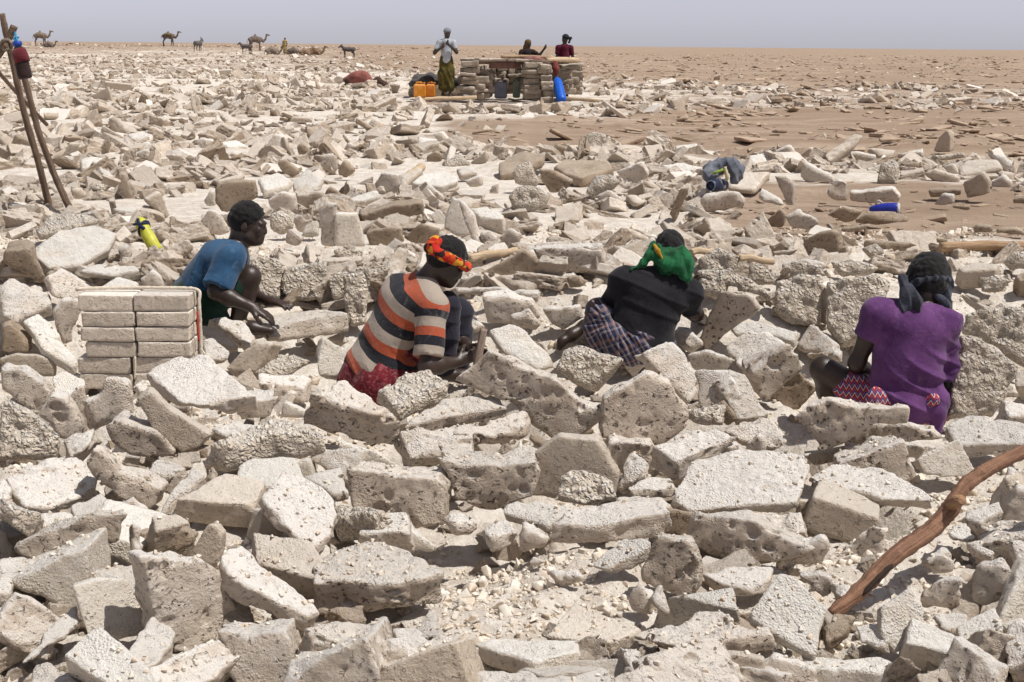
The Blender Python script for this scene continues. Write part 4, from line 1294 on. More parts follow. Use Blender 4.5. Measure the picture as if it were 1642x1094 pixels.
def torso(V, pelvis, mid, chest, neck, sl, sr, hl, hr, grow=0.0, head=None):
    lat = N_(sr - sl)
    for sg in (-1, 1):
        V.chain([pelvis + lat * .075 * sg, mid + lat * .060 * sg, chest + lat * .085 * sg], [.100 + grow, .090 + grow, .098 + grow], .05)
    V.cone(chest, mid, .106 + grow, .092 + grow, .05)
    for sh_ in (sl, sr):
        V.cone(neck + (sh_ - neck) * .25, sh_, .052 + grow, .055 + grow, .05)
        V.cone(chest + (sh_ - chest) * .4, sh_, .08 + grow, .056 + grow, .05)
    for hp in (hl, hr): V.cone(pelvis, hp, .10 + grow, .09 + grow, .05)

def seat(V, pelvis, sl, sr, hl, hr, grow=.018):
    lat = N_(sr - sl)
    V.cone(pelvis - lat * .075, pelvis + lat * .075, .105 + grow, None, .04)
    for hp in (hl, hr): V.cone(pelvis, hp, .10 + grow, .092 + grow, .05)

def wrinkles(amp, scale, seed):
    return ((scale, amp), (scale * .45, amp * .55))

def crease(t):                                # sharp ridges with broad hollows between
    return .55 - 1.6 * (1 - np.abs(np.sin(t * .5))) ** 2

def fold_fn(center, direc, freq, amp, region=None):
    d = N_(direc)
    def fn(D, X, Y, Z):
        t = (X - center[0]) * d[0] + (Y - center[1]) * d[1] + (Z - center[2]) * d[2]
        w = crease(t * freq + 2.0 * np.sin((X * 7 + Z * 9)) + 1.3 * np.sin(Y * 11 + Z * 5))
        return D + amp * 1.3 * w
    return fn

HP = .0075

# --- man in the purple shirt ------------------------------------------------------------------
def purple_man():
    Y0 = 6.95
    p = lambda x, y, d=0.0: P(x, y, Y0 + d)
    org = p(1450, 700, .1); org[2] = ground_z(org[0], org[1])
    root = empty('person', org)
    tag(root, 'seated man in purple shirt and dark headscarf, back turned, one knee raised', 'person', 'salt cutters sitting in the pit')
    pel, mid, ch, nk = p(1450, 645), p(1455, 585, .0), p(1462, 530, .02), p(1478, 497, .05)
    sl, sr = p(1408, 503, .02), p(1516, 517, .02)
    hl, hr = p(1418, 655, .05), p(1484, 658, .05)
    el, er = p(1374, 582, .06), p(1519, 618, .08)
    wl, wr = p(1398, 610, .35), p(1494, 610, .36)
    kl, kr = p(1320, 592, .16), p(1478, 618, .48)
    al, ar = p(1352, 690, .30), p(1478, 692, .50)
    hc = p(1489, 455, .12)
    look = N_((.42, .85, -.35))
    b = Vol(.03)
    torso(b, pel, mid, ch, nk, sl, sr, hl, hr)
    A, g = head_parts(b, hc, look, (0.05, .1, 1), 1.08)
    b.cone(nk, g(0, -.03, -.05), .058, .052, .04)
    limb(b, sl, el, wl, .052, .041, .027); limb(b, sr, er, wr, .052, .041, .027)
    limb(b, hl, kl, al, .088, .062, .038, bulge=.005); limb(b, hr, kr, ar, .088, .062, .038, bulge=.005)
    foot(b, al, al + np.array([-.05, .20, -.03])); foot(b, ar, ar + np.array([0, .2, -.03]))
    hand(b, wl, (0.3, .9, -.3), (.6, .2, -.8), .6, 1); hand(b, wr, (-.3, .9, -.3), (-.6, .2, -.8), .6, -1)
    shape_obj('body', b.mesh('body', HP), SKIN, root, org)
    # shirt: back, short sleeves, hanging tail
    s = Vol(.03)
    torso(s, pel + np.array([0, 0, .02]), mid, ch, nk - np.array([0, 0, .012]), sl, sr, pel, pel, .018)
    s.sleeve(sl, sl + (el - sl) * .48, .066, .072, .03); s.sleeve(sr, sr + (er - sr) * .84, .068, .068, .03)
    s.chain([pel + np.array([-.12, -.02, .02]), pel + np.array([.0, -.05, -.01]), pel + np.array([.14, -.03, .01])], [.07, .085, .075], .04)
    s.chain([p(1492, 640, -.08), p(1504, 662, -.10), p(1502, 690, -.10)], [.045, .034, .024], .02)
    s.cut(nk + N_(nk - ch) * .026, N_(nk - ch) + np.array([0, .35, 0]))
    shirt = cloth_mat('purple_jersey', (.135, .050, .165), (.072, .024, .095), dust=.22, dust_c=(.26, .19, .29))
    def fn(D, X, Y, Z):
        c = p(1500, 600)
        t = (X - c[0]) * .80 + (Z - c[2]) * .60
        lower = smooth(-.05, -.30, Z - nk[2])
        u_ = (X - c[0]) * -.6 + (Z - c[2]) * .8
        return D + lower * .011 * crease(t * 62 + 5 * np.sin(u_ * 7)) * (.45 + .55 * np.sin(u_ * 11 + 1)).clip(0, 1) + .004 * crease(u_ * 55 + 4 * np.sin(t * 9)) * smooth(.0, .25, X - c[0] + .12)
    shape_obj('shirt', s.mesh('shirt', HP, ((.11, .006), (.05, .0022)), 3, fn), shirt, root, org)
    # patterned shorts
    def zig(k, v, cc):
        sx = k.n('ShaderNodeSeparateXYZ', ins={0: v})
        z = k.math('ADD', k.math('MULTIPLY', sx.outputs[2], 26), k.math('MULTIPLY', k.math('PINGPONG', k.math('MULTIPLY', sx.outputs[0], 38), .5), 1.3))
        fr = k.math('FRACT', z)
        return ramp(k, fr, [(0, (.42, .035, .03)), (.30, (.58, .54, .50)), (.46, (.03, .035, .20)), (.76, (.50, .12, .11)), (.88, (.02, .02, .10))])
    sh = Vol(.03)
    sh.cone(hl, hl + (kl - hl) * .52, .106, .094, .03); sh.cone(hr, hr + (kr - hr) * .5, .105, .09, .03)
    seat(sh, pel, sl, sr, hl, hr, .011)
    sh.ell(p(1405, 640, -.10), (.055, .04, .06)); sh.ell(p(1496, 640, -.11), (.035, .03, .03))
    shape_obj('shorts', sh.mesh('shorts', HP, ((.05, .006),), 6, fold_fn(hl, (1, 0, 1), 70, .003)), cloth_mat('zigzag_cotton', (.4, .1, .1), build=zig), root, org)
    hair_part(hc, A, 1.08, root, org, .0065, grow=.028)
    # headscarf: band, knot ends at the left, long fold down the right cheek
    sc = Vol(.02)
    ring = []
    for a in np.linspace(0, 2 * math.pi, 19):
        ring.append(g(.094 * math.cos(a), -.012 + .112 * math.sin(a), -.018 + .035 * math.cos(a) - .01 * math.sin(a)))
    sc.chain(ring, [.017] * len(ring), .012)
    sc.chain([p(1447, 445, .02), p(1452, 470, -.02), p(1450, 498, -.05)], [.022, .028, .020], .02)
    sc.ell(p(1459, 482, -.035), (.050, .020, .052)); sc.ell(p(1455, 496, -.045), (.036, .016, .040))
    sc.chain([p(1458, 462, -.02), p(1472, 485, -.05), p(1474, 497, -.05)], [.018, .021, .014], .02)
    sc.chain([p(1497, 416, .10), p(1512, 425, .10), p(1518, 455, .08), p(1517, 488, .05), p(1527, 518, .02)], [.018, .027, .028, .028, .016], .02)
    sc.chain([p(1500, 470, .02), p(1518, 490, .0), p(1528, 512, .0)], [.015, .022, .014], .02)
    shape_obj('headscarf', sc.mesh('headscarf', .006, ((.03, .003), (.014, .002)), 8, fold_fn(hc, (1, .3, .25), 170, .0035)),
              cloth_mat('charcoal_scarf', (.050, .055, .075), (.022, .023, .03), dust=.15, dust_c=(.16, .17, .20)), root, org)
    return root

# --- man in the black shirt -------------------------------------------------------------------
def black_man():
    Y0 = 7.95
    p = lambda x, y, d=0.0: P(x, y, Y0 + d)
    org = p(1020, 585, .1); org[2] = ground_z(org[0], org[1])
    root = empty('person', org)
    tag(root, 'crouching man in black shirt and plaid wrap with a green headscarf', 'person', 'salt cutters sitting in the pit')
    pel, mid, ch, nk = p(1022, 548), p(1032, 515), p(1048, 475, .02), p(1064, 440, .06)
    sl, sr = p(1000, 452, .04), p(1104, 470, .04)
    hl, hr = p(992, 545, .05), p(1050, 556, .05)
    el, er = p(974, 497, .14), p(1110, 500, .10)
    wl, wr = p(1000, 520, .42), p(1126, 512, .34)
    kl, kr = p(958, 497, .10), p(1040, 500, .45)
    al, ar = p(950, 565, .12), p(938, 523, .36)
    hc = p(1074, 406, .14)
    look = N_((.10, .80, -.60))
    b = Vol(.03)
    torso(b, pel, mid, ch, nk, sl, sr, hl, hr)
    A, g = head_parts(b, hc, look, (0, .3, 1))
    b.cone(nk, g(0, -.03, -.05), .058, .052, .04)
    limb(b, sl, el, wl, .052, .041, .027); limb(b, sr, er, wr, .052, .042, .030)
    limb(b, hl, kl, al, .088, .064, .042, bulge=.004); limb(b, hr, kr, ar, .085, .060, .036)
    foot(b, al, al + np.array([-.06, .18, -.02])); foot(b, ar, p(900, 549, .28))
    b.cone(p(902, 546, .28), p(897, 558, .27), .026, .018, .02)
    hand(b, wl, (0.3, .9, -.3), (.6, .2, -.8), .6, 1); hand(b, wr, (-.2, .9, -.3), (-.6, .2, -.8), .5, -1)
    shape_obj('body', b.mesh('body', HP), SKIN, root, org)
    s = Vol(.035)
    torso(s, pel + np.array([.02, 0, .03]), mid, ch, nk - np.array([0, 0, .01]), sl, sr, pel, pel, .018)
    s.sleeve(sl, sl + (el - sl) * .98, .068, .060, .03); s.sleeve(sr, sr + (er - sr) * .98, .068, .062, .03)
    shirt = cloth_mat('black_jersey', (.017, .016, .020), (.009, .009, .012), dust=.10, dust_c=(.10, .095, .09))
    shape_obj('shirt', s.mesh('shirt', HP, ((.10, .008), (.045, .003)), 13, fold_fn(ch, (.35, 0, 1), 50, .0042)), shirt, root, org)
    def plaid(k, v, cc):
        sx = k.n('ShaderNodeSeparateXYZ', ins={0: k.n('ShaderNodeVectorMath', operation='ADD', ins={0: v, 1: k.n('ShaderNodeVectorMath', operation='SCALE', ins={0: k.n('ShaderNodeTexNoise', ins={'Vector': v, 'Scale': 4.0}).outputs[1], 3: .06}).outputs[0]}).outputs[0]})
        a = k.math('FRACT', k.math('MULTIPLY', k.math('ADD', sx.outputs[0], k.math('MULTIPLY', sx.outputs[2], .55)), 15.0))
        c2 = k.math('FRACT', k.math('MULTIPLY', k.math('SUBTRACT', sx.outputs[2], k.math('MULTIPLY', sx.outputs[0], .5)), 11.0))
        base = ramp(k, a, [(0, (.022, .032, .075)), (.34, (.21, .13, .115)), (.50, (.30, .27, .27)), (.58, (.022, .03, .07)), (.80, (.27, .16, .14)), (.90, (.34, .32, .32))])
        over = ramp(k, c2, [(0, (.02, .03, .08)), (.45, (.28, .25, .26)), (.56, (.02, .03, .08)), (.78, (.24, .14, .12))])
        return k.mix(.38, base, over)
    w = Vol(.03)
    seat(w, pel, sl, sr, hl, hr, .024)
    w.chain([hl, hl + (kl - hl) * .5, hl + (kl - hl) * .92], [.112, .098, .080], .03)
    w.chain([p(962, 505, -.02), p(952, 530, -.02), p(958, 558, .0)], [.062, .055, .045], .03)
    w.chain([p(985, 540, -.05), p(1000, 562, -.06), p(1050, 568, -.05)], [.085, .075, .07], .04)
    w.cone(hr, hr + (kr - hr) * .6, .11, .09)
    wrap = cloth_mat('plaid_cotton', (.1, .08, .1), build=plaid, dust=.12)
    def fnw(D, X, Y, Z):
        c = p(985, 512)
        ang = np.arctan2(Z - c[2], X - c[0])
        rad = np.sqrt((X - c[0]) ** 2 + (Z - c[2]) ** 2)
        return D + .006 * np.sin(ang * 22) * smooth(.02, .12, rad)
    shape_obj('wrap', w.mesh('wrap', HP, ((.05, .004),), 17, fnw), wrap, root, org)
    hair_part(hc, A, 1.0, root, org, .0065, grow=.012)
    sc = Vol(.02)
    ring = [g(.092 * math.cos(a), -.012 + .110 * math.sin(a), -.025 + .050 * math.sin(a)) for a in np.linspace(0, 2 * math.pi, 19)]
    sc.chain(ring, [.020] * len(ring), .014); sc.ell(g(0, -.035, -.065), (.086, .088, .056), A); sc.ell(g(-.055, -.03, -.02), (.046, .075, .055), A)
    sc.cone(nk + np.array([0, -.01, .0]), g(0, -.04, -.05), .070, .074, .03)
    sc.chain([p(1047, 392, .05), p(1040, 410, .02), p(1030, 425, .0), p(1012, 432, -.02)], [.022, .026, .018, .008], .02)
    sc.chain([p(1052, 412, .0), p(1070, 425, -.04), p(1090, 430, -.05)], [.032, .036, .030], .02)
    sc.chain([p(1095, 402, .02), p(1102, 420, -.03), p(1106, 448, -.05)], [.030, .034, .018], .02)
    sc.chain([p(1082, 408, -.02), p(1088, 428, -.05), p(1098, 446, -.06)], [.026, .030, .020], .02)
    green = cloth_mat('green_cotton', (.015, .125, .045), (.007, .070, .025), dust=.08, dust_c=(.06, .25, .12))
    shape_obj('headscarf', sc.mesh('headscarf', .006, ((.03, .003), (.014, .002)), 18, fold_fn(hc, (1, .3, -.5), 150, .0045)), green, root, org)
    yb = Vol(.01)
    yb.chain([p(1049, 393, .015), p(1055, 403, -.02), p(1064, 417, -.05)], [.010, .014, .010])
    shape_obj('scarf_border', yb.mesh('scarf_border', .005, ((.02, .003),), 2), cloth_mat('yellow_cotton', (.42, .24, .02)), root, org)
    return root

# --- man in the striped shirt -----------------------------------------------------------------
def striped_man():
    Y0 = 7.40
    p = lambda x, y, d=0.0: P(x, y, Y0 + d)
    org = p(605, 655, .05); org[2] = ground_z(org[0], org[1])
    root = empty('person', org)
    tag(root, 'seated man in orange, black and beige striped shirt with patterned red headband', 'person', 'salt cutters sitting in the pit')
    pel, mid, ch, nk = p(602, 600, .05), p(622, 545, .06), p(652, 492, .08), p(680, 452, .10)
    sl, sr = p(640, 466, .22), p(694, 494, -.10)
    hl, hr = p(612, 605, .18), p(612, 612, -.05)
    el, er = p(735, 545, .42), p(685, 588, -.22)
    wl, wr = p(752, 560, .20), p(734, 580, -.10)
    kl, kr = p(735, 500, .38), p(716, 492, .10)
    al, ar = p(735, 600, .40), p(712, 600, .12)
    hc = p(717, 421, .10)
    look = N_((.80, .28, -.52))
    b = Vol(.03)
    torso(b, pel, mid, ch, nk, sl, sr, hl, hr)
    A, g = head_parts(b, hc, look, (.35, .1, 1))
    b.cone(nk, g(0, -.04, -.04), .058, .054, .04)
    limb(b, sl, el, wl, .052, .041, .028); limb(b, sr, er, wr, .054, .044, .028)
    limb(b, hl, kl, al, .085, .060, .036); limb(b, hr, kr, ar, .085, .062, .038)
    foot(b, al, al + np.array([.2, .05, -.03])); foot(b, ar, ar + np.array([.2, .02, -.03]))
    hand(b, wr, p(757, 571, -.05) - wr, (.25, .9, .2), .85, 1, .3); hand(b, wl, (.7, -.3, -.2), (.1, -.9, -.2), .8, -1)
    shape_obj('body', b.mesh('body', HP), SKIN, root, org)
    s = Vol(.035)
    torso(s, pel + np.array([0, 0, .05]), mid, ch, nk - np.array([0, 0, .01]), sl, sr, pel + np.array([0, 0, .05]), pel + np.array([0, 0, .05]), .020)
    s.sleeve(sr, sr + (er - sr) * .84, .074, .080, .025); s.sleeve(sl, sl + (el - sl) * .6, .07, .07, .03)
    s.chain([p(572, 585, .06), p(600, 598, -.05), p(650, 596, -.08)], [.07, .085, .075], .04)
    s.cut(pel - N_(mid - pel) * .075, -(mid - pel))
    spine = np.stack([pel, mid, ch, nk])
    seg = np.diff(spine, axis=0); L = np.linalg.norm(seg, axis=1); cum = np.concatenate([[0], np.cumsum(L)])
    def stripe(v):
        best = np.full(len(v), 9.0); val = np.zeros(len(v))
        down = N_(np.array([-.46, 0, 1]))        # the bands run at a slant down to the front
        ax = N_(nk - pel)
        val = (v - pel) @ N_(ax + np.array([-.08, -.35, .15]))
        arm = N_(er - sr)
        along = (v - sr) @ arm
        rad = np.linalg.norm(v - sr - along[:, None] * arm, axis=1)
        on = smooth(.098, .086, rad) * (along > -.02) * smooth(-.02, .06, along)
        top = (sr - pel) @ N_(ax + np.array([-.08, -.35, .15]))
        return np.where(on > .5, top - along * 1.05 + .015, val)
    def bands(k, v, cc):
        a = k.n('ShaderNodeAttribute', attribute_name='stripe').outputs['Fac']
        fr = k.math('FRACT', k.math('ADD', k.math('MULTIPLY', a, 1 / .158), .10))
        orange, black, beige = (.36, .080, .038), (.017, .017, .022), (.34, .285, .235)
        return ramp(k, fr, [(0, black), (.30, orange), (.62, beige), (.96, black)])
    def fn(D, X, Y, Z):
        c = p(640, 560)
        t = (X - c[0]) * .93 + (Z - c[2]) * .36
        u_ = (Z - c[2])
        lower = smooth(.12, -.15, u_)
        return D + lower * .011 * crease(t * 66 + 3 * np.sin(u_ * 8)) * (.55 + .45 * np.sin(u_ * 13 + t * 9))
    shape_obj('shirt', s.mesh('shirt', HP, ((.10, .006), (.045, .0025)), 23, fn), cloth_mat('striped_jersey', (.3, .2, .2), build=bands, dust=.14, fleck=.0), root, org, {'stripe': stripe})
    w = Vol(.035)
    seat(w, pel, sl, sr, hl, hr, .03)
    w.chain([p(570, 600, .05), p(600, 618, -.06), p(650, 610, -.10)], [.085, .105, .085], .04)
    w.chain([hr, hr + (kr - hr) * .45], [.12, .09], .03)
    w.chain([p(565, 615, .02), p(610, 632, -.05), p(650, 625, -.06)], [.08, .09, .08], .04)
    def redpat(k, v, cc):
        return k.mix(k.rng(k.noise(v, 38, 4, .7, .8), .50, .60, 0, .7), cc, (.30, .10, .11))
    shape_obj('wrap', w.mesh('wrap', HP, ((.05, .006), (.02, .003)), 27, fold_fn(hr, (1, 0, .3), 60, .002)), cloth_mat('red_wrap', (.155, .014, .022), (.085, .008, .014), build=redpat), root, org)
    tr = Vol(.03)
    tr.chain([hr + (kr - hr) * .3, kr, kr + (ar - kr) * .4, kr + (ar - kr) * .9], [.094, .075, .074, .060], .03)
    tr.chain([hl + (kl - hl) * .3, kl, kl + (al - kl) * .4, kl + (al - kl) * .9], [.094, .075, .074, .060], .03)
    shape_obj('trousers', tr.mesh('trousers', HP, ((.05, .005),), 29, fold_fn(kr, (.2, 0, 1), 80, .003)), cloth_mat('navy_trousers', (.022, .021, .032), (.012, .012, .02)), root, org)
    hair_part(hc, A, 1.0, root, org, .0065, grow=.020)
    sc = Vol(.02)
    ring = [g(.094 * math.cos(a), -.010 + .112 * math.sin(a), .026 + .006 * math.sin(a)) for a in np.linspace(0, 2 * math.pi, 21)]
    sc.chain(ring, [.023 + .008 * max(0, -math.sin(a)) for a in np.linspace(0, 2 * math.pi, 21)], .014)
    sc.ell(g(.02, -.115, .050), (.045, .04, .05))
    def pat(k, v, cc):
        d = k.vor(v, 34); n = k.noise(v, 30, 2, .5)
        cell = k.n('ShaderNodeTexVoronoi', ins={'Vector': v, 'Scale': 36.0}).outputs['Color']
        sx = k.n('ShaderNodeSeparateColor', ins={0: cell}).outputs[0]
        return ramp(k, sx, [(0, (.45, .018, .012)), (.38, (.60, .28, .025)), (.58, (.012, .010, .010)), (.84, (.52, .06, .012))])
    shape_obj('headband', sc.mesh('headband', .0062, ((.03, .006), (.013, .003)), 33), cloth_mat('printed_cotton', (.4, .1, .05), build=pat), root, org)
    return root

# --- man in the blue shirt --------------------------------------------------------------------
def blue_man():
    Y0 = 8.15
    p = lambda x, y, d=0.0: P(x, y, Y0 + d)
    org = p(330, 535, .05); org[2] = ground_z(org[0], org[1])
    root = empty('person', org)
    tag(root, 'squatting man in faded blue shirt seen from the side behind the tile stack', 'person', 'salt cutters sitting in the pit')
    pel, mid, ch, nk = p(312, 478), p(328, 448), p(352, 420), p(380, 398)
    sl, sr = p(377, 415, .17), p(370, 416, -.17)
    hl, hr = p(322, 490, .10), p(322, 492, -.10)
    el, er = p(395, 470, .30), p(346, 468, -.28)
    wl, wr = p(432, 484, .05), p(404, 493, -.30)
    kl, kr = p(398, 452, .22), p(400, 444, -.06)
    al, ar = p(380, 522, .20), p(378, 522, -.05)
    hc = p(399, 359, .02)
    look = N_((.96, .02, -.16))
    b = Vol(.03)
    torso(b, pel, mid, ch, nk, sl, sr, hl, hr)
    A, g = head_parts(b, hc, look, (.1, 0, 1))
    b.cone(nk, g(0, -.045, -.05), .056, .052, .04)
    limb(b, sl, el, wl, .050, .040, .027); limb(b, sr, er, wr, .050, .043, .027)
    limb(b, hl, kl, al, .085, .060, .036); limb(b, hr, kr, ar, .085, .062, .038)
    foot(b, al, al + np.array([.2, .03, -.03])); foot(b, ar, ar + np.array([.2, 0, -.03]))
    hand(b, wr, p(426, 505, -.30) - wr, (.3, .2, -1), .35, -1); hand(b, wl, p(454, 487, .0) - wl, (0, .1, -1), .3, 1)
    shape_obj('body', b.mesh('body', HP), SKIN, root, org)
    s = Vol(.035)
    torso(s, pel + np.array([0, 0, .01]), mid, ch, nk - np.array([.005, 0, .012]), sl, sr, pel, pel, .018)
    s.sleeve(sr, sr + (er - sr) * .90, .076, .088, .03); s.sleeve(sl, sl + (el - sl) * .7, .07, .07, .03)
    s.chain([p(298, 470), p(312, 484, -.10), p(352, 478, -.10)], [.075, .07, .05], .04)
    s.cut(pel + np.array([.02, 0, -.115]), (-.25, 0, -1))
    blue = cloth_mat('faded_blue_cotton', (.030, .085, .165), (.012, .045, .100), dust=.28, dust_c=(.16, .23, .30))
    def fn(D, X, Y, Z):
        c = p(345, 440)
        t = (X - c[0]) * .75 - (Z - c[2]) * .66
        u_ = (X - c[0]) * .66 + (Z - c[2]) * .75
        return D + .010 * crease(t * 58 + 3 * np.sin(u_ * 9)) * (.5 + .5 * np.sin(u_ * 13 + 2))
    shape_obj('shirt', s.mesh('shirt', HP, ((.10, .006), (.045, .0028)), 43, fn), blue, root, org)
    w = Vol(.03)
    seat(w, pel, sl, sr, hl, hr, .022)
    w.cone(hl, hl + (kl - hl) * .7, .105, .085); w.cone(hr, hr + (kr - hr) * .7, .105, .085)
    w.chain([p(312, 500, -.05), p(320, 520, -.08), p(350, 512, -.08)], [.08, .07, .07], .03)
    shape_obj('shorts', w.mesh('shorts', HP, ((.05, .005),), 47, fold_fn(hr, (1, 0, .6), 70, .003)), cloth_mat('dark_green_cotton', (.012, .040, .026), (.007, .024, .016)), root, org)
    hair_part(hc, A, 1.0, root, org, .0065, grow=.013)
    return root

purple_man(); black_man(); striped_man(); blue_man()
# ------------------------------------------------------------------ tools for the smaller things
def tube(pts, rads, seg=10, wob=0.0, seed=0, close=True):
    rng = np.random.default_rng(seed)
    pts = np.asarray(pts, float)
    rads = np.full(len(pts), rads) if np.isscalar(rads) else np.asarray(rads, float)
    t = np.gradient(pts, axis=0); t /= np.linalg.norm(t, axis=1)[:, None]
    ref = np.array([0, 0, 1.0]) if abs(t[0][2]) < .9 else np.array([1.0, 0, 0])
    n = np.cross(t, ref); n /= np.linalg.norm(n, axis=1)[:, None]; b = np.cross(t, n)
    a = np.linspace(0, 2 * math.pi, seg, endpoint=False)
    rr = rads[:, None] * (1 + wob * rng.normal(0, 1, (len(pts), seg)))
    V = pts[:, None, :] + rr[..., None] * (np.cos(a)[None, :, None] * n[:, None, :] + np.sin(a)[None, :, None] * b[:, None, :])
    V = V.reshape(-1, 3)
    m = len(pts)
    i = np.arange(m - 1)[:, None] * seg; j = np.arange(seg)[None, :]
    Q = np.stack([i + j, i + (j + 1) % seg, i + seg + (j + 1) % seg, i + seg + j], -1).reshape(-1, 4)
    T = []
    if close:
        V = np.concatenate([V, pts[:1], pts[-1:]]); c0, c1 = m * seg, m * seg + 1
        for k in range(seg):
            T.append((c0, (k + 1) % seg, k)); T.append((c1, (m - 1) * seg + k, (m - 1) * seg + (k + 1) % seg))
    return V, Q, np.array(T) if T else None

def smooth_path(ctrl, n):
    c = np.asarray(ctrl, float)
    c = np.concatenate([[2 * c[0] - c[1]], c, [2 * c[-1] - c[-2]]])
    out = []
    for i in range(1, len(c) - 2):
        for t in np.linspace(0, 1, n, endpoint=False):
            out.append(.5 * (2 * c[i] + (c[i + 1] - c[i - 1]) * t + (2 * c[i - 1] - 5 * c[i] + 4 * c[i + 1] - c[i + 2]) * t * t + (3 * c[i] - c[i - 1] - 3 * c[i + 1] + c[i + 2]) * t ** 3))
    out.append(c[-2])
    return np.array(out)

def tube_obj(name, pts, rads, mat, parent=None, origin=None, seg=10, wob=0.0, seed=0, smooth_shade=True):
    V, Q, T = tube(pts, rads, seg, wob, seed)
    org = np.asarray(pts[0] if origin is None else origin, float)
    me = mesh_from(name, V - org, Q, T, smooth_shade)
    pp = np.asarray(pts, float); al = np.concatenate([[0], np.cumsum(np.linalg.norm(np.diff(pp, axis=0), axis=1))])
    an = np.linspace(0, 2 * math.pi, seg, endpoint=False); rm = float(np.mean(rads))
    G = np.stack([np.repeat(al, seg), np.tile(np.cos(an) * rm, len(pp)), np.tile(np.sin(an) * rm, len(pp))], 1)
    G = np.concatenate([G, [[0, 0, 0], [al[-1], 0, 0]]])
    ga = me.attributes.new('grain', 'FLOAT_VECTOR', 'POINT'); ga.data.foreach_set('vector', np.asarray(G, np.float32).ravel())
    o = link(name, me, mat)
    if parent is not None: o.parent = parent
    else: o.location = Vector(org)
    return o

def lathe(profile, axis_a, axis_b, seg=18, squash=1.0, side=None):
    """turn a radius profile [(t, r)] about the line a-b"""
    a, b = np.asarray(axis_a, float), np.asarray(axis_b, float)
    pts = np.array([a + (b - a) * t for t, r in profile])
    d = N_(b - a); ref = side if side is not None else (np.array([0, 0, 1.0]) if abs(d[2]) < .9 else np.array([1.0, 0, 0]))
    n = N_(np.cross(d, ref)); c = np.cross(d, n)
    an = np.linspace(0, 2 * math.pi, seg, endpoint=False)
    V = np.concatenate([p + r * (np.cos(an)[:, None] * n + squash * np.sin(an)[:, None] * c) for p, (t, r) in zip(pts, profile)])
    m = len(profile)
    i = np.arange(m - 1)[:, None] * seg; j = np.arange(seg)[None, :]
    Q = np.stack([i + j, i + (j + 1) % seg, i + seg + (j + 1) % seg, i + seg + j], -1).reshape(-1, 4)
    V = np.concatenate([V, pts[:1], pts[-1:]]); c0, c1 = m * seg, m * seg + 1
    T = [(c0, (k + 1) % seg, k) for k in range(seg)] + [(c1, (m - 1) * seg + k, (m - 1) * seg + (k + 1) % seg) for k in range(seg)]
    return V, Q, np.array(T)

def raw_obj(name, V, Q, T, mat, parent, origin, smooth_shade=True):
    me = mesh_from(name, np.asarray(V) - np.asarray(origin), Q, T, smooth_shade)
    o = link(name, me, mat)
    if parent is not None: o.parent = parent
    else: o.location = Vector(origin)
    return o

def plain_mat(name, c, rough=.6, var=.25, scale=20, bump=.002, spec=.35, dust=.0, metal=0.0):
    m, t, b = nodes_of(name); k = NT(t)
    v = k.n('ShaderNodeTexCoord').outputs['Object']
    n = k.noise(v, scale, 5, .65)
    cc = k.mix(k.rng(n, .3, .7), tuple(x * (1 - var) for x in c), tuple(min(1, x * (1 + var)) for x in c))
    if dust: cc = k.mix(k.math('MULTIPLY', k.rng(k.noise(v, scale * .6, 5, .7), .45, .70), dust), cc, (.55, .48, .40))
    t.links.new(cc, b.inputs['Base Color'])
    b.inputs['Roughness'].default_value = rough; b.inputs['Specular IOR Level'].default_value = spec; b.inputs['Metallic'].default_value = metal
    t.links.new(k.bump(k.noise(v, scale * 3, 4, .6), bump, .7), b.inputs['Normal'])
    return m

def wood_mat(name, light, dark, long_axis=2, scale=7):
    m, t, b = nodes_of(name); k = NT(t)
    v = k.n('ShaderNodeAttribute', attribute_name='grain').outputs['Vector']
    sc = [scale * .8, scale * 9, scale * 9]
    st = k.noise(k.n('ShaderNodeMapping', ins={'Vector': v, 'Scale': tuple(sc)}).outputs[0], 1.0, 5, .65, .5)
    n = k.noise(v, scale * 1.2, 5, .65)
    cc = k.mix(k.rng(st, .35, .65), dark, light)
    cc = k.mix(k.rng(n, .55, .72, 0, .6), cc, tuple(x * .45 for x in dark))
    cc = k.mix(k.rng(k.noise(v, scale * 4, 5, .7), .60, .72, 0, .5), cc, tuple(min(1, x * 1.5) for x in light))
    t.links.new(cc, b.inputs['Base Color'])
    b.inputs['Roughness'].default_value = .7; b.inputs['Specular IOR Level'].default_value = .3
    t.links.new(k.bump(k.math('ADD', k.math('MULTIPLY', st, 1.5), k.noise(v, scale * 8, 5, .7)), .009, .9), b.inputs['Normal'])
    return m

WOOD_RED = wood_mat('reddish_branch', (.30, .165, .10), (.165, .082, .05), 0, 6)
WOOD_GREY = wood_mat('weathered_pole', (.20, .135, .095), (.115, .075, .052), 2, 6)
WOOD_PALE = wood_mat('pale_pole', (.58, .45, .30), (.46, .34, .22), 0, 6)
WOOD_TAN = wood_mat('tan_log', (.46, .31, .19), (.33, .21, .12), 0, 6)

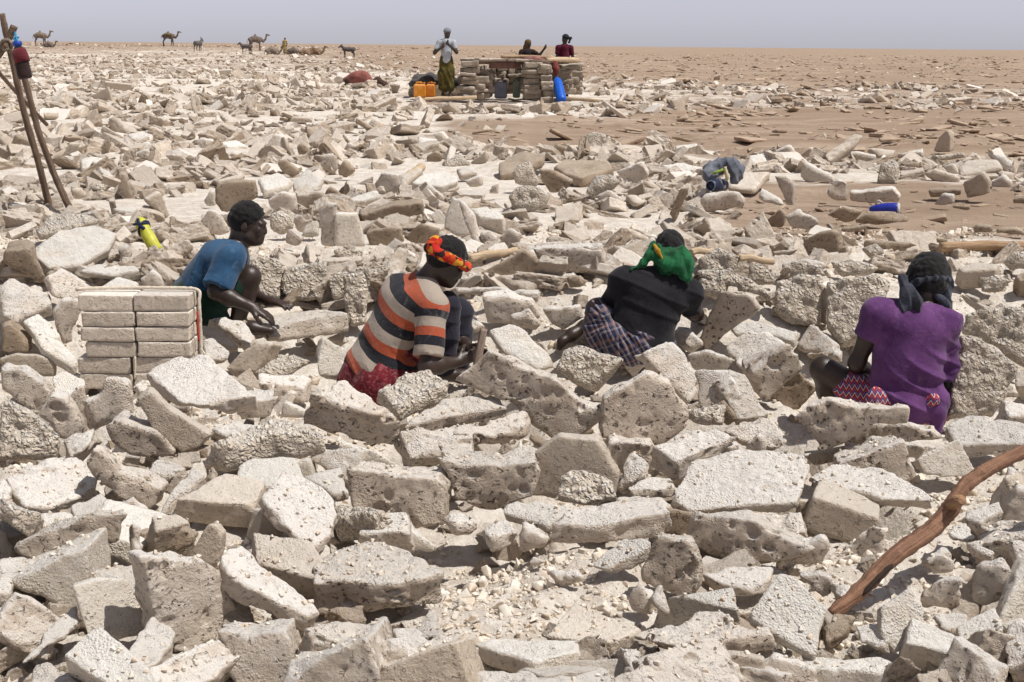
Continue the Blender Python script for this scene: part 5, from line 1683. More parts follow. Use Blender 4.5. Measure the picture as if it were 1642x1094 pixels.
# ------------------------------------------------------------------ stack of cut salt tiles, each tile a thing, and its cord
def tile_stack():
    Y0, D = 7.42, .19
    s = FPX / 7.42
    rows = [(474, 499.5, 126, 214, 215.5, 303), (501, 524, 131, 216.5, 218, 304), (525.5, 548, 129, 216, 217.5, 304), (549.5, 573, 137, 219, 221, 306), (574, 599, 124, 210, 212.5, 305), (600, 624, 128, 214, 216, 304)]
    words_ = ['top', 'second', 'third', 'fourth', 'fifth', 'lowest']
    rng = np.random.default_rng(77)
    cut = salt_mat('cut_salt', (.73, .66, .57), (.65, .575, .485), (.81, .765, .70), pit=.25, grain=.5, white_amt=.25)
    for i, (y0, y1, a, b_, c, d) in enumerate(rows):
        for side_, (x0, x1) in (('left', (a, b_)), ('right', (c, d))):
            p0 = P((x0 + x1) / 2, y1, Y0 + rng.uniform(-.006, .006))
            wd = (x1 - x0) / s * 1.015; ht = (y1 - y0) / s * 1.05
            h = .0065
            poly = np.array([(-wd / 2, 0), (wd / 2, 0), (wd / 2, D), (-wd / 2, D)]) + rng.uniform(-.002, .002, (4, 2))
            me = block_mesh('salt_tile', poly, ht, h, 'w', np.random.default_rng(i * 2 + (side_ == 'right') + 40), .30, .004, True)
            o = link('salt_tile', me, cut)
            o.location = Vector((p0[0], p0[1], p0[2] + ht)); o.rotation_euler = (0, rng.uniform(-.012, .012), rng.uniform(-.02, .02))
            tag(o, f'cut salt tile, {words_[i]} row of the neat stack, {side_} column', 'salt tile', 'cut salt tiles in the neat stack')
    # the cord: along the back of the top, down the side, with loose ends
    cord = plain_mat('white_cord', (.60, .53, .43), .9, .2, 60)
    z0 = P(300, 473, Y0)[2]
    xl, xr = P(130, 474, Y0 + D)[0], P(306, 474, Y0)[0] + .012
    path = [(xl, Y0 + .10, z0 + .008), (xl + .2, Y0 + .13, z0 + .012), (xr - .12, Y0 + .13, z0 + .014), (xr, Y0 + .12, z0 + .004), (xr + .008, Y0 + .10, z0 - .06), (xr + .010, Y0 + .10, z0 - .2), (xr + .012, Y0 + .09, z0 - .42)]
    root = empty('rope', path[0])
    tag(root, 'pale cord tied over and down the neat stack of salt tiles', 'rope')
    tube_obj('strand', smooth_path(path, 8), .010, cord, root, path[0], 8, .08, 1)
    p2 = [(xr + .02, Y0 + .05, z0 - .30), (xr + .05, Y0 + .03, z0 - .34), (xr + .06, Y0 + .02, z0 - .40)]
    tube_obj('strand', smooth_path(p2, 6), .005, cord, root, path[0], 6)
    red = plain_mat('red_cord', (.42, .05, .03), .8, .2, 60)
    p3 = [(xr + .006, Y0 + .06, z0 - .10), (xr + .008, Y0 + .055, z0 - .18), (xr + .01, Y0 + .05, z0 - .26)]
    tube_obj('red_strand', smooth_path(p3, 6), .006, red, root, path[0], 8, .08)
    q = [P(216.5, 572, Y0 - .01), P(217, 590, Y0 - .015), P(216, 608, Y0 - .02)]
    tube_obj('strand', smooth_path(q, 5), .006, cord, root, path[0], 6)
tile_stack()

# ------------------------------------------------------------------ poles, logs, branch
def pole_thing(name, ctrl, r0, r1, mat, label, cat, n=8, seg=10, wob=.05, knots=0, seed=3):
    pts = smooth_path(ctrl, n)
    rr = np.linspace(r0, r1, len(pts))
    rng = np.random.default_rng(seed)
    rr = rr * (1 + .06 * np.sin(np.arange(len(pts)) * .9) + .03 * rng.normal(0, 1, len(pts)))
    o = tube_obj(name, pts, rr, mat, None, None, seg, wob * .4, seed)
    tag(o, label, cat)
    return o

bY = [4.28, 4.36, 4.45, 4.55, 4.60, 4.63, 4.66, 4.72, 4.82, 4.95]
bp = [(1331, 986), (1380, 946), (1430, 895), (1490, 852), (1522, 818), (1538, 790), (1558, 770), (1600, 744), (1650, 722), (1760, 690)]
bpts = smooth_path([P(x, y, d) for (x, y), d in zip(bp, bY)], 10)
brr = np.interp(np.linspace(0, 1, len(bpts)), [0, .1, .35, .47, .53, .7, 1], [.020, .027, .031, .032, .026, .025, .024])
root = empty('branch', bpts[0]); tag(root, 'crooked reddish-brown branch leaning out of the rubble, split along its side', 'branch')
rngb = np.random.default_rng(5)
tube_obj('wood', bpts, brr * (1 + .04 * rngb.normal(0, 1, len(bpts))), WOOD_RED, root, bpts[0], 16, .035, 5)
kn = P(1533, 806, 4.56)
tube_obj('cut_stub', [kn + np.array([-.01, .03, -.02]), kn + np.array([.004, -.002, .006]), kn + np.array([.012, -.022, .016])], [.022, .021, .019], wood_mat('cut_wood', (.42, .25, .14), (.30, .16, .09), 1), root, bpts[0], 12, .03)
sp = smooth_path([P(1382, 955, 4.325), P(1410, 925, 4.365), P(1432, 905, 4.40)], 6)
tube_obj('split', sp, [.002] + [.008] * (len(sp) - 2) + [.002], plain_mat('dark_split', (.03, .018, .012), .9), root, bpts[0], 8, .1)

def tripod():
    Yp = 12.0
    base = P(82, 342, Yp); base[2] = 0
    root = empty('pole_tripod', base); tag(root, 'rough wooden poles lashed together at the top, standing in the rubble', 'poles')
    a = [P(x, y, Yp - d) for x, y, d in ((3, 22, .25), (10, 55, .25), (20, 98, .22), (38, 178, .15), (62, 262, .08), (76, 318, .0), (85, 346, .0))]
    b = [P(x, y, Yp - d) for x, y, d in ((8, 70, .35), (30, 100, .33), (46, 150, .3), (62, 212, .25), (88, 282, .2), (106, 322, .2), (117, 346, .2))]
    c = [P(x, y, Yp + d) for x, y, d in ((-18, 96, -.15), (10, 130, .2), (42, 165, .6), (75, 200, 1.0))]
    d = [P(x, y, Yp - d_) for x, y, d_ in ((-20, 110, .3), (2, 82, .3), (16, 58, .28), (23, 42, .28))]
    for k, (q, r0, r1) in enumerate(((a, .024, .030), (b, .023, .030), (c, .016, .018), (d, .028, .030))):
        pts = smooth_path(q, 7)
        tube_obj('pole', pts, np.linspace(r0, r1, len(pts)), WOOD_GREY, root, base, 10, .05, k)
    kn_ = [P(10 + 9 * math.cos(t), 72 + 8 * math.sin(t), Yp - .30 - .06 * math.sin(t * 1.3)) for t in np.linspace(0, 14, 40)]
    tube_obj('lashing', kn_, .014, plain_mat('old_rope', (.22, .17, .13), .9), root, base, 7, .1)
    # the flask hung from the poles
    top, bot = P(27, 66, Yp - .48), P(41, 126, Yp - .50)
    fl = empty('bottle', bot); tag(fl, 'bottle wrapped in maroon and dark cloth hanging from the lashed poles', 'bottle')
    raw_obj('wrapped_body', *lathe([(0, .030), (.06, .042), (.2, .052), (.5, .056), (.85, .058), (.97, .055), (1, .046)], P(29, 76, Yp - .48), bot, 16), cloth_mat('dark_wrap', (.040, .022, .020), (.022, .014, .013)), fl, bot)
    raw_obj('maroon_cover', *lathe([(0, .038), (.1, .052), (.6, .061), (1, .061)], P(30, 78, Yp - .485), P(36, 100, Yp - .49), 16), cloth_mat('maroon_wrap', (.17, .030, .038), (.10, .016, .022)), fl, bot)
    raw_obj('lid', *lathe([(0, .026), (.15, .036), (.5, .038), (.6, .028), (1, .030)], top, P(29.5, 79, Yp - .48), 14), plain_mat('blue_cap', (.012, .05, .30), .4), fl, bot)
    tube_obj('string', smooth_path([P(24, 52, Yp - .42), P(26, 60, Yp - .47), P(28, 68, Yp - .5), P(22, 62, Yp - .46), P(30, 60, Yp - .47)], 5), .009, plain_mat('turquoise_string', (.03, .22, .40), .8), fl, bot, 6)
tripod()

def ground_pole(x0, y0, x1, y1, r, mat, label, Ya=None, Yb=None, lift=.5):
    Ya = Ya or hit_env(x0, y0); Yb = Yb or hit_env(x1, y1)
    a, b = P(x0, y0, Ya), P(x1, y1, Yb)
    m1, m2 = a + (b - a) * .35 + np.array([0, 0, .01]), a + (b - a) * .7
    return pole_thing('wooden_pole', [a, m1, m2, b], r, r * .92, mat, label, 'pole', seed=int(x0))
ground_pole(752, 415, 828, 402, .026, WOOD_PALE, 'short pale pole lying behind the head of the striped-shirt man', 9.0, 9.3)
ground_pole(1108, 405, 1143, 403, .022, WOOD_PALE, 'pale pole end sticking out beside the green headscarf', 8.9, 9.0)
ground_pole(1184, 414, 1240, 420, .022, WOOD_PALE, 'short pale pole half buried among the knobbly salt near the pit edge', 8.7, 8.8)
ground_pole(1508, 397, 1700, 394, .036, WOOD_TAN, 'thick tan pole lying on the brown crust behind the purple-shirted man', 10.0, 10.1)
ground_pole(672, 160, 764, 156, .05, WOOD_PALE, 'pale pole lying on the ground before the shelter, left of its door', 36.6, 37.0)
ground_pole(905, 158, 1004, 166, .05, WOOD_PALE, 'pale pole lying on the ground to the right of the blue canister', 37.2, 36.2)
ground_pole(645, 292, 676, 268, .05, WOOD_PALE, 'stubby pale pole leaning among the blocks behind the pit', 14.6, 15.2)
# the cutting tool in the hand of the man in stripes
ta, tb = P(776, 527, 7.30), P(762, 600, 7.27)
hd = empty('chisel', tb); tag(hd, 'upright wooden handle of a salt-cutting tool beside the striped-shirt man', 'tool')
tube_obj('handle', smooth_path([ta, (ta + tb) / 2, tb], 6), np.linspace(.019, .023, 13), wood_mat('worn_handle', (.36, .28, .22), (.25, .19, .145), 2), hd, tb, 12, .02)
tube_obj('blade', [tb, tb + np.array([-.01, .0, -.06])], [.018, .008], plain_mat('iron', (.10, .085, .075), .5, metal=.6), hd, tb, 8)

# ------------------------------------------------------------------ bottles and bundles
def yellow_bottle():
    Yq = hit_env(245, 400) - .02
    a, b = P(222, 351, Yq + .12), P(252, 404, Yq)
    r = .5 * 21 / (FPX / Yq)
    o = empty('bottle', b); tag(o, 'bright yellow bottle with dark straps wedged upside among the blocks', 'bottle')
    raw_obj('body', *lathe([(0, r * .5), (.05, r * .8), (.12, r * .95), (.30, r), (.36, r * .88), (.42, r * .94), (.55, r * 1.02), (.95, r * .98), (1, r * .8)], a, b, 20), plain_mat('yellow_plastic', (.50, .49, .045), .5, .2, 9, dust=.3), o, b)
    d = N_(b - a); n = N_(np.cross(d, (0, 1, 0)))
    for t0, sgn in ((.10, 1), (.24, -1)):
        c = a + (b - a) * (t0 + .06)
        ring = [c + (n * math.cos(q) + np.cross(d, n) * math.sin(q)) * r * 1.04 + d * .03 * math.sin(q + 1.2) * sgn for q in np.linspace(0, 2 * math.pi, 20)]
        tube_obj('strap', ring, .009, plain_mat('dark_strap', (.02, .025, .05), .8), o, b, 6)
    tube_obj('strap', smooth_path([a + n * r * .2 - np.array([0, r, 0]), a + (b - a) * .15 - np.array([0, r * 1.05, 0]), a + (b - a) * .32 + n * r * .3 - np.array([0, r, 0])], 5), .012, plain_mat('navy_strap', (.012, .018, .09), .8), o, b, 6)
yellow_bottle()

def cloth_bundle():
    Yq = 13.15
    p = lambda x, y, d=0.0: P(x, y, Yq + d)
    o = empty('cloth_bundle', p(1158, 300)); tag(o, 'grey coiled cloth bundle tied with green cord on a flat slab', 'bundle')
    org = p(1158, 300)
    v = Vol(.03)
    ring = [p(1160 + 22 * math.cos(t), 278 - 13 * math.sin(t) - 3 * math.cos(t), .12 * math.sin(t)) for t in np.linspace(-.3, 3.5, 12)]
    v.chain(ring, [.055, .06, .065, .07, .07, .07, .068, .07, .072, .07, .065, .05])
    v.chain([p(1140, 282, -.05), p(1150, 292, -.1), p(1158, 300, -.1)], [.06, .05, .035]); v.chain([p(1182, 282), p(1178, 290, -.05)], [.06, .045])
    shape_obj('coil', v.mesh('coil', .012, ((.05, .012), (.025, .006)), 3, fold_fn(org, (1, 0, .5), 95, .006)), cloth_mat('grey_cloth', (.17, .185, .215), (.085, .092, .115)), o, org)
    tube_obj('green_cord', smooth_path([p(1143, 278, -.12), p(1150, 276, -.13), p(1160, 272, -.10)], 5), .014, plain_mat('green_cord', (.22, .32, .05), .8), o, org, 7, .1)
    tube_obj('straw_tie', smooth_path([p(1162, 268, -.10), p(1166, 282, -.12), p(1164, 290, -.12)], 5), .018, plain_mat('straw', (.50, .42, .26), .9), o, org, 7, .1)
    jug = empty('container', p(1142, 305, -.15)); tag(jug, 'navy cylindrical container with open ring end below the grey bundle', 'container')
    jo = p(1142, 305, -.15)
    raw_obj('drum', *lathe([(0, .045), (.02, .058), (.8, .060), (.9, .050), (1.0, .050)], p(1160, 297, .0), p(1140, 298, -.2), 18), plain_mat('navy_plastic', (.016, .022, .055), .45), jug, jo)
    cc, dd = p(1139.5, 298, -.205), N_(p(1140, 298, -.2) - p(1160, 297, 0))
    n = N_(np.cross(dd, (0, 0, 1))); u = np.cross(n, dd)
    tube_obj('rim', [cc + (n * math.cos(q) + u * math.sin(q)) * .044 for q in np.linspace(0, 2 * math.pi, 20)], .007, plain_mat('blue_grey_rim', (.12, .15, .20), .5), jug, jo, 6)
cloth_bundle()

def blue_jug():
    a, b = P(1394, 336, 12.0), P(1440, 334, 11.9)
    o = empty('jug', b); tag(o, 'royal blue plastic jug lying on its side on brown crust', 'jug')
    r = .048
    raw_obj('body', *lathe([(0, r * .25), (.05, r * .55), (.30, r * .85), (.6, r), (.96, r), (1, r * .9)], a, b, 16), plain_mat('royal_blue', (.020, .035, .33), .45, .2, 8), o, b)
    raw_obj('lid', *lathe([(0, r * .95), (1, r * .9)], b, b + N_(b - a) * .012, 16), plain_mat('white_cap', (.55, .54, .55), .5), o, b)
    tube_obj('handle', smooth_path([a + (b - a) * .2 + np.array([0, 0, .04]), a + (b - a) * .3 + np.array([0, 0, .07]), a + (b - a) * .45 + np.array([0, 0, .045])], 5), .009, plain_mat('pale_handle', (.45, .43, .40), .6), o, b, 7)
blue_jug()

# ------------------------------------------------------------------ stone shelter and what stands round it
YS = 37.2
def rot_z(m, a): return m
def shelter():
    ps = lambda x, y, d=0.0: P(x, y, YS + d)
    base = ps(825, 160); base[2] = 0
    root = empty('stone_shelter', base)
    tag(root, 'low shelter of stacked salt slabs with a pole roof', 'shelter')
    rng = np.random.default_rng(31)
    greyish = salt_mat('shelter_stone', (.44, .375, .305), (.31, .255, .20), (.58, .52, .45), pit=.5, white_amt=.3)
    var = []
    for k in range(7):
        L, D, T = [(.55, .5, .13), (.5, .45, .16), (.42, .5, .11), (.38, .4, .15), (.6, .45, .14), (.3, .35, .18), (.48, .5, .20)][k]
        r = np.random.default_rng(200 + k)
        poly = np.array([(-L / 2, -D / 2), (L / 2, -D / 2), (L / 2, D / 2), (-L / 2, D / 2)]) + r.uniform(-.05, .05, (4, 2))
        var.append((block_mesh('stone', poly, T, .03, 'r', r, 1.3, .02), L, D, T))
    def pillar(x, ybot, ytop, wpx, d, lean=0.0, vset=(0, 1, 2, 4)):
        q = ps(x, ybot, d); z = q[2]; ztop = ps(x, ytop, d)[2]
        wm = wpx / (FPX / (YS + d)); k = 0
        pil = bpy.data.objects.new('pillar', None); col.objects.link(pil); pil.parent = root
        while z < ztop - .05:
            me, L, D, T = var[int(rng.choice(vset))]
            o = link('stone', me, greyish)
            o.parent = pil
            f = wm / L * rng.uniform(.86, 1.12)
            t = (z - q[2]) / max(.1, ztop - q[2])
            o.location = Vector((q[0] + rng.uniform(-.04, .04) + lean * t - base[0], q[1] + rng.uniform(-.04, .04) - base[1], z + T - base[2]))
            o.scale = (f, rng.uniform(.9, 1.2), rng.uniform(.85, 1.1))
            o.rotation_euler = (rng.uniform(-.05, .05), rng.uniform(-.07, .07), rng.uniform(-.35, .35) + (math.pi if rng.random() < .5 else 0))
            z += T * o.scale[2] * .97; k += 1
    pillar(748, 158, 99, 26, 0, .10); pillar(770, 158, 112, 22, .15, .02, (2, 3, 5)); pillar(782, 157, 125, 12, .3, 0, (3, 5))
    pillar(852, 160, 103, 28, -.1); pillar(879, 164, 101, 22, -.3, -.10, (0, 1, 3)); pillar(868, 158, 108, 14, .2, 0, (3, 5))
    pillar(907, 152, 102, 24, 1.2); pillar(922, 152, 100, 18, 1.5, 0, (1, 3, 5))
    # back wall
    for x in range(752, 925, 17): pillar(x, 150, 108 if x < 840 else 104, 20, 2.2, 0, (0, 1, 2, 4))
    # roof: lintel, poles and slabs
    roof = bpy.data.objects.new('roof', None); col.objects.link(roof); roof.parent = root
    def roof_pole(x0, y0, x1, y1, d0, d1, r, mat, nm='roof_pole'):
        a, b = ps(x0, y0, d0), ps(x1, y1, d1)
        tube_obj(nm, smooth_path([a, (a + b) / 2 + np.array([0, 0, .02]), b], 5), r, mat, roof, base, 9, .04, int(x0))
    roof_pole(803, 92, 886, 93, .8, .8, .05, WOOD_TAN); roof_pole(876, 97, 927, 97, .3, 1.0, .07, WOOD_PALE)
    roof_pole(745, 100, 880, 100, .1, .0, .06, WOOD_GREY); roof_pole(744, 98, 926, 98, 2.0, 2.2, .07, WOOD_GREY); roof_pole(760, 99, 905, 97, 1.1, 1.2, .05, WOOD_TAN)
    a0, a1 = ps(784, 110, -.1), ps(836, 101, -.1)
    v = np.array([(a0[0], a0[1], a0[2]), (a1[0], a0[1], a0[2]), (a1[0], a0[1], a1[2]), (a0[0], a0[1], a1[2])])
    v = np.concatenate([v, v + np.array([0, .12, 0])])
    raw_obj('lintel', v, np.array([(0, 1, 2, 3), (5, 4, 7, 6), (1, 5, 6, 2), (4, 0, 3, 7), (3, 2, 6, 7), (4, 5, 1, 0)]), None, plain_mat('dark_timber', (.085, .040, .030), .9, .35, 4), roof, base, False)
    for k, (x, y, d, s_) in enumerate(((755, 97, .2, 1), (772, 98, .3, .8), (790, 98, .4, .9), (806, 98, .5, .9), (822, 98, .3, .8), (838, 99, .2, .9), (765, 97, 1.2, 1), (800, 97, 1.4, 1.1), (838, 96, 1.4, 1), (862, 97, 1.2, 1), (895, 98, 1.7, 1))):
        me, L, D, T = var[k % 5]
        o = link('stone', me, greyish); o.parent = roof
        q = ps(x, y, d); o.location = Vector(q - base) + Vector((0, 0, .06)); o.scale = (s_, s_ * 1.4, .6); o.rotation_euler = (0, 0, k * 1.3)
    # faded cloth on the roof and at the side
    cl = Vol(.05)
    cl.chain([ps(842, 97, .3), ps(855, 96, .3), ps(868, 99, .2), ps(878, 101, .1)], [.06, .09, .08, .05]); cl.chain([ps(850, 98, .8), ps(872, 98, .7)], [.08, .07])
    shape_obj('roof_cloth', cl.mesh('roof_cloth', .03, ((.12, .02),), 5), cloth_mat('faded_pink_cloth', (.30, .13, .115), (.20, .09, .08)), root, base)
    cl = Vol(.05)
    cl.chain([ps(890, 102, .35), ps(891, 112, .3), ps(892, 121, .3)], [.08, .10, .05])
    shape_obj('side_cloth', cl.mesh('side_cloth', .03, ((.12, .02),), 6), cloth_mat('brick_red_cloth', (.20, .045, .035), (.13, .03, .025)), root, base)
shelter()

def jerrycan(px, ytop, ybot, wpx, d, color, name, label, group=None, depth=.26, turn=0.0, rough=.45, dust=.2):
    q = P(px, ybot, YS + d)
    s = FPX / (YS + d); w, hgt = wpx / s, (ybot - ytop) / s
    o = empty(name, q); tag(o, label, 'jerrycan', group)
    o.rotation_euler = (0, 0, turn)
    v = Vol(.02)
    z = lambda t: t * hgt
    m = plain_mat(name + '_plastic', color, rough, .15, 5, dust=dust)
    r = .055
    pts = []
    poly = np.array([(-w / 2, -depth / 2), (w / 2, -depth / 2), (w / 2, depth / 2), (-w / 2, depth / 2)])
    me = block_mesh('body', poly, hgt * .86, .022, 'w', np.random.default_rng(int(px)), .12, .05, True)
    body = link('body', me, m); body.parent = o; body.location = (0, 0, hgt * .86)
    tube_obj('handle', smooth_path([(-w * .30, 0, hgt * .84), (-w * .22, 0, hgt * .95), (w * .12, 0, hgt * .95), (w * .20, 0, hgt * .84)], 5), .022, m, o, (0, 0, 0), 8)
    raw_obj('cap', *lathe([(0, .05), (.7, .05), (1, .04)], (w * .33, 0, hgt * .84), (w * .33, 0, hgt * .97), 12), plain_mat(name + '_cap', tuple(c * .6 for c in color), .5), o, (0, 0, 0))
    return o
jerrycan(673, 132, 157, 19, -.5, (.60, .22, .012), 'jerrycan', 'orange jerrycan beside the standing man, left one of the pair', 'orange jerrycans', turn=.1)
jerrycan(691, 132, 157, 14, -.3, (.58, .20, .012), 'jerrycan', 'orange jerrycan beside the standing man, right one of the pair', 'orange jerrycans', depth=.22, turn=-.1)
jerrycan(803, 128, 158, 20, .5, (.17, .175, .22), 'jerrycan', 'grey jerrycan standing in the dark doorway of the shelter', None)
jerrycan(828, 126, 157, 12, .5, (.14, .16, .12), 'jerrycan', 'narrow olive jerrycan under the shelter roof beside the grey one', None)

def blue_canister():
    a, b = P(893, 127, YS - .2), P(901, 163, YS - .9)
    o = empty('canister', b); tag(o, 'tall bright blue canister leaning on the shelter wall', 'canister')
    r = .125
    raw_obj('body', *lathe([(0, r * .45), (.04, r * .7), (.12, r * .95), (.3, r), (.9, r * 1.02), (.97, r * .95), (1, r * .7)], a, b, 18), plain_mat('blue_plastic', (.008, .10, .52), .4, .12, 5), o, b)
    raw_obj('cap', *lathe([(0, r * .3), (1, r * .32)], a - N_(b - a) * .07, a, 12), plain_mat('blue_lid', (.006, .06, .30), .4), o, b)
blue_canister()

def dark_mat():
    ps = lambda x, y, d=0.0: P(x, y, YS + d)
    org = ps(690, 150, .6)
    o = empty('blanket', org); tag(o, 'dark grey blanket spread over a low heap behind the orange jerrycans', 'blanket')
    v = Vol(.08)
    v.chain([ps(660, 135, .3), ps(670, 127, .6), ps(690, 127, .8), ps(715, 128, .9), ps(733, 131, .9)], [.08, .12, .13, .12, .09])
    v.chain([ps(662, 131, .0), ps(690, 128, .1), ps(706, 130, .2)], [.06, .08, .06])
    shape_obj('cloth', v.mesh('cloth', .03, ((.18, .04), (.08, .015)), 9), cloth_mat('charcoal_blanket', (.10, .09, .088), (.05, .045, .045)), o, org)
    h = Vol(.08)
    h.chain([ps(672, 150, .9), ps(700, 148, 1.0), ps(735, 148, 1.1)], [.28, .3, .3])
    shape_obj('heap', h.mesh('heap', .04, ((.15, .05),), 11), MAT['n'], o, org)
dark_mat()

def red_bundle():
    Yb = 46.0
    ps = lambda x, y, d=0.0: P(x, y, Yb + d)
    org = ps(585, 140)
    o = empty('bundle', org); tag(o, 'reddish-brown bundle lying among the blocks, dark load at one end', 'bundle')
    v = Vol(.08)
    v.chain([ps(556, 128), ps(570, 124), ps(585, 127), ps(597, 136)], [.12, .18, .20, .13]); v.cone(ps(566, 125), ps(582, 124), .17, .18)
    shape_obj('cover', v.mesh('cover', .04, ((.25, .05), (.1, .02)), 3), cloth_mat('dull_red_cloth', (.27, .10, .082), (.18, .065, .055)), o, org)
    v = Vol(.05)
    v.chain([ps(598, 134), ps(606, 131), ps(614, 135), ps(622, 136)], [.10, .13, .10, .06]); v.cone(ps(556, 129, -.1), ps(552, 133, -.1), .1, .07)
    shape_obj('dark_load', v.mesh('dark_load', .04, ((.15, .04),), 5), cloth_mat('dark_brown_cloth', (.075, .045, .032)), o, org)
red_bundle()

# ------------------------------------------------------------------ people by the shelter
def far_person(feet, hgt, label, look, shirt, lower, head_mat, arms, lower_kind='wrap', head_name='cap', seat=False, name='person'):
    f = np.asarray(feet, float); s = hgt / 1.75
    o = empty(name, f); tag(o, label, 'person')
    z = lambda x, y, h_: f + np.array([x, y, h_]) * s
    drop = -.55 if seat else 0
    b = Vol(.04)
    hc = z(.02, 0, 1.62 + drop)
    head_parts(b, hc, look, (0, 0, 1), s)
    b.cone(z(0, 0, 1.42 + drop), z(.01, 0, 1.54 + drop), .055 * s, .05 * s)
    b.chain([z(0, 0, .95 + drop), z(0, 0, 1.15 + drop), z(0, 0, 1.36 + drop)], [.12 * s, .11 * s, .12 * s])
    for sx, (e, w) in zip((-1, 1), arms):
        sh = z(.17 * sx, 0, 1.38 + drop)
        b.chain([sh, z(e[0], e[1], e[2] + drop), z(w[0], w[1], w[2] + drop)], [.05 * s, .04 * s, .03 * s])
        b.cone(z(w[0], w[1], w[2] + drop), z(w[0] + .02, w[1], w[2] + .08 + drop), .034 * s, .02 * s)
        if seat: b.chain([z(.1 * sx, 0, .92 + drop), z(.15 * sx, .4, .95 + drop), z(.14 * sx, .5, .5 + drop)], [.09 * s, .06 * s, .04 * s])
        else:
            b.chain([z(.09 * sx, 0, .92), z(.10 * sx, .02, .48), z(.09 * sx, 0, .06)], [.085 * s, .055 * s, .035 * s]); b.cone(z(.09 * sx, 0, .04), z(.10 * sx, -.16, .03), .04 * s, .03 * s)
    shape_obj('body', b.mesh('body', .018), SKIN, o, f)
    t = Vol(.05)
    t.chain([z(0, 0, .98 + drop), z(0, 0, 1.15 + drop), z(0, 0, 1.36 + drop)], [.145 * s, .13 * s, .135 * s])
    for sx, (e, w) in zip((-1, 1), arms):
        sh = z(.17 * sx, 0, 1.38 + drop); el = z(e[0], e[1], e[2] + drop)
        t.cone(z(0, 0, 1.38 + drop), sh, .075 * s, .07 * s); t.sleeve(sh, sh + (el - sh) * .7, .07 * s, .068 * s)
    shape_obj('shirt', t.mesh('shirt', .018, ((.1, .008),), 3), shirt, o, f)
    if lower is not None:
        w_ = Vol(.06)
        if seat: w_.chain([z(0, 0, .90 + drop), z(0, .4, .9 + drop)], [.18 * s, .15 * s])
        else:
            w_.chain([z(-.06, 0, 1.0), z(-.08, 0, .6), z(-.07, 0, .27)], [.11 * s, .13 * s, .13 * s]); w_.chain([z(.06, 0, 1.0), z(.08, 0, .6), z(.08, 0, .27)], [.11 * s, .13 * s, .12 * s])
        shape_obj(lower_kind, w_.mesh('w', .018, ((.08, .012),), 5, fold_fn(f, (1, .4, .12), 42, .012)), lower, o, f)
    c_ = Vol(.03)
    A_f = N_(look)
    c_.ell(hc + np.array([0, 0, .045]) * s - A_f * .01 * s, np.array([.098, .105, .085]) * s)
    if head_name == 'headscarf': c_.chain([hc + np.array([.06, -.04, .03]) * s, hc + np.array([.15, -.02, .02]) * s, hc + np.array([.10, -.04, -.10]) * s], [.04 * s, .03 * s, .03 * s])
    if head_name == 'shawl': c_.chain([hc + np.array([-.02, .02, -.02]) * s, hc + np.array([-.08, .02, -.14]) * s], [.1 * s, .08 * s])
    shape_obj(head_name, c_.mesh('c', .016, ((.05, .008),), 7), head_mat, o, f)
    return o

g0 = P(716, 157, 37.0)
far_person(g0, 1.76, 'standing man in white shirt, olive wrap and grey cap by the shelter', (.2, -.9, -.1), cloth_mat('white_shirt', (.44, .46, .49), (.32, .35, .39)), cloth_mat('olive_wrap', (.105, .085, .018), (.040, .034, .010)),
           cloth_mat('grey_cap', (.22, .23, .27)), [((-.30, -.06, 1.12), (-.08, -.26, 1.28)), ((.26, -.08, 1.14), (.03, -.25, 1.36))], 'wrap', 'cap')
g1 = P(904, 150, 39.6); g1[2] = ground_z(g1[0], g1[1])
far_person(g1, 1.74, 'man in maroon shirt and dark cap standing behind the shelter', (-.9, -.3, -.3), cloth_mat('maroon_shirt', (.105, .008, .026), (.06, .005, .016)), cloth_mat('brown_wrap', (.06, .045, .03)),
           cloth_mat('black_cap', (.02, .024, .03)), [((-.20, -.03, 1.12), (-.22, -.2, .95)), ((.24, 0, 1.10), (.10, -.2, .92))], 'wrap', 'headscarf')
g2 = P(845, 150, 39.4); g2[2] = ground_z(g2[0], g2[1])
far_person(g2, 1.62, 'person with brown head covering behind the shelter, one arm raised', (.6, -.6, -.3), cloth_mat('dark_shirt', (.035, .022, .022), (.02, .014, .014)), cloth_mat('dark_wrap_cloth', (.05, .035, .03)),
           cloth_mat('brown_shawl', (.16, .095, .045), (.10, .06, .03)), [((-.25, -.1, 1.12), (-.1, -.2, 1.0)), ((.36, -.08, 1.30), (.52, -.12, 1.52))], 'wrap', 'shawl')
gy = P(457, 79, 150); gy[2] = float(env_z(gy[0], gy[1])) - .02
far_person(gy, 1.75, 'tiny figure in pale yellow standing among the resting camels', (0, -1, 0), cloth_mat('yellow_robe', (.42, .32, .11)), cloth_mat('tan_robe', (.38, .30, .14)), cloth_mat('tan_turban', (.25, .17, .09)),
           [((-.22, 0, 1.12), (-.2, -.1, .9)), ((.22, 0, 1.12), (.2, -.1, .9))])

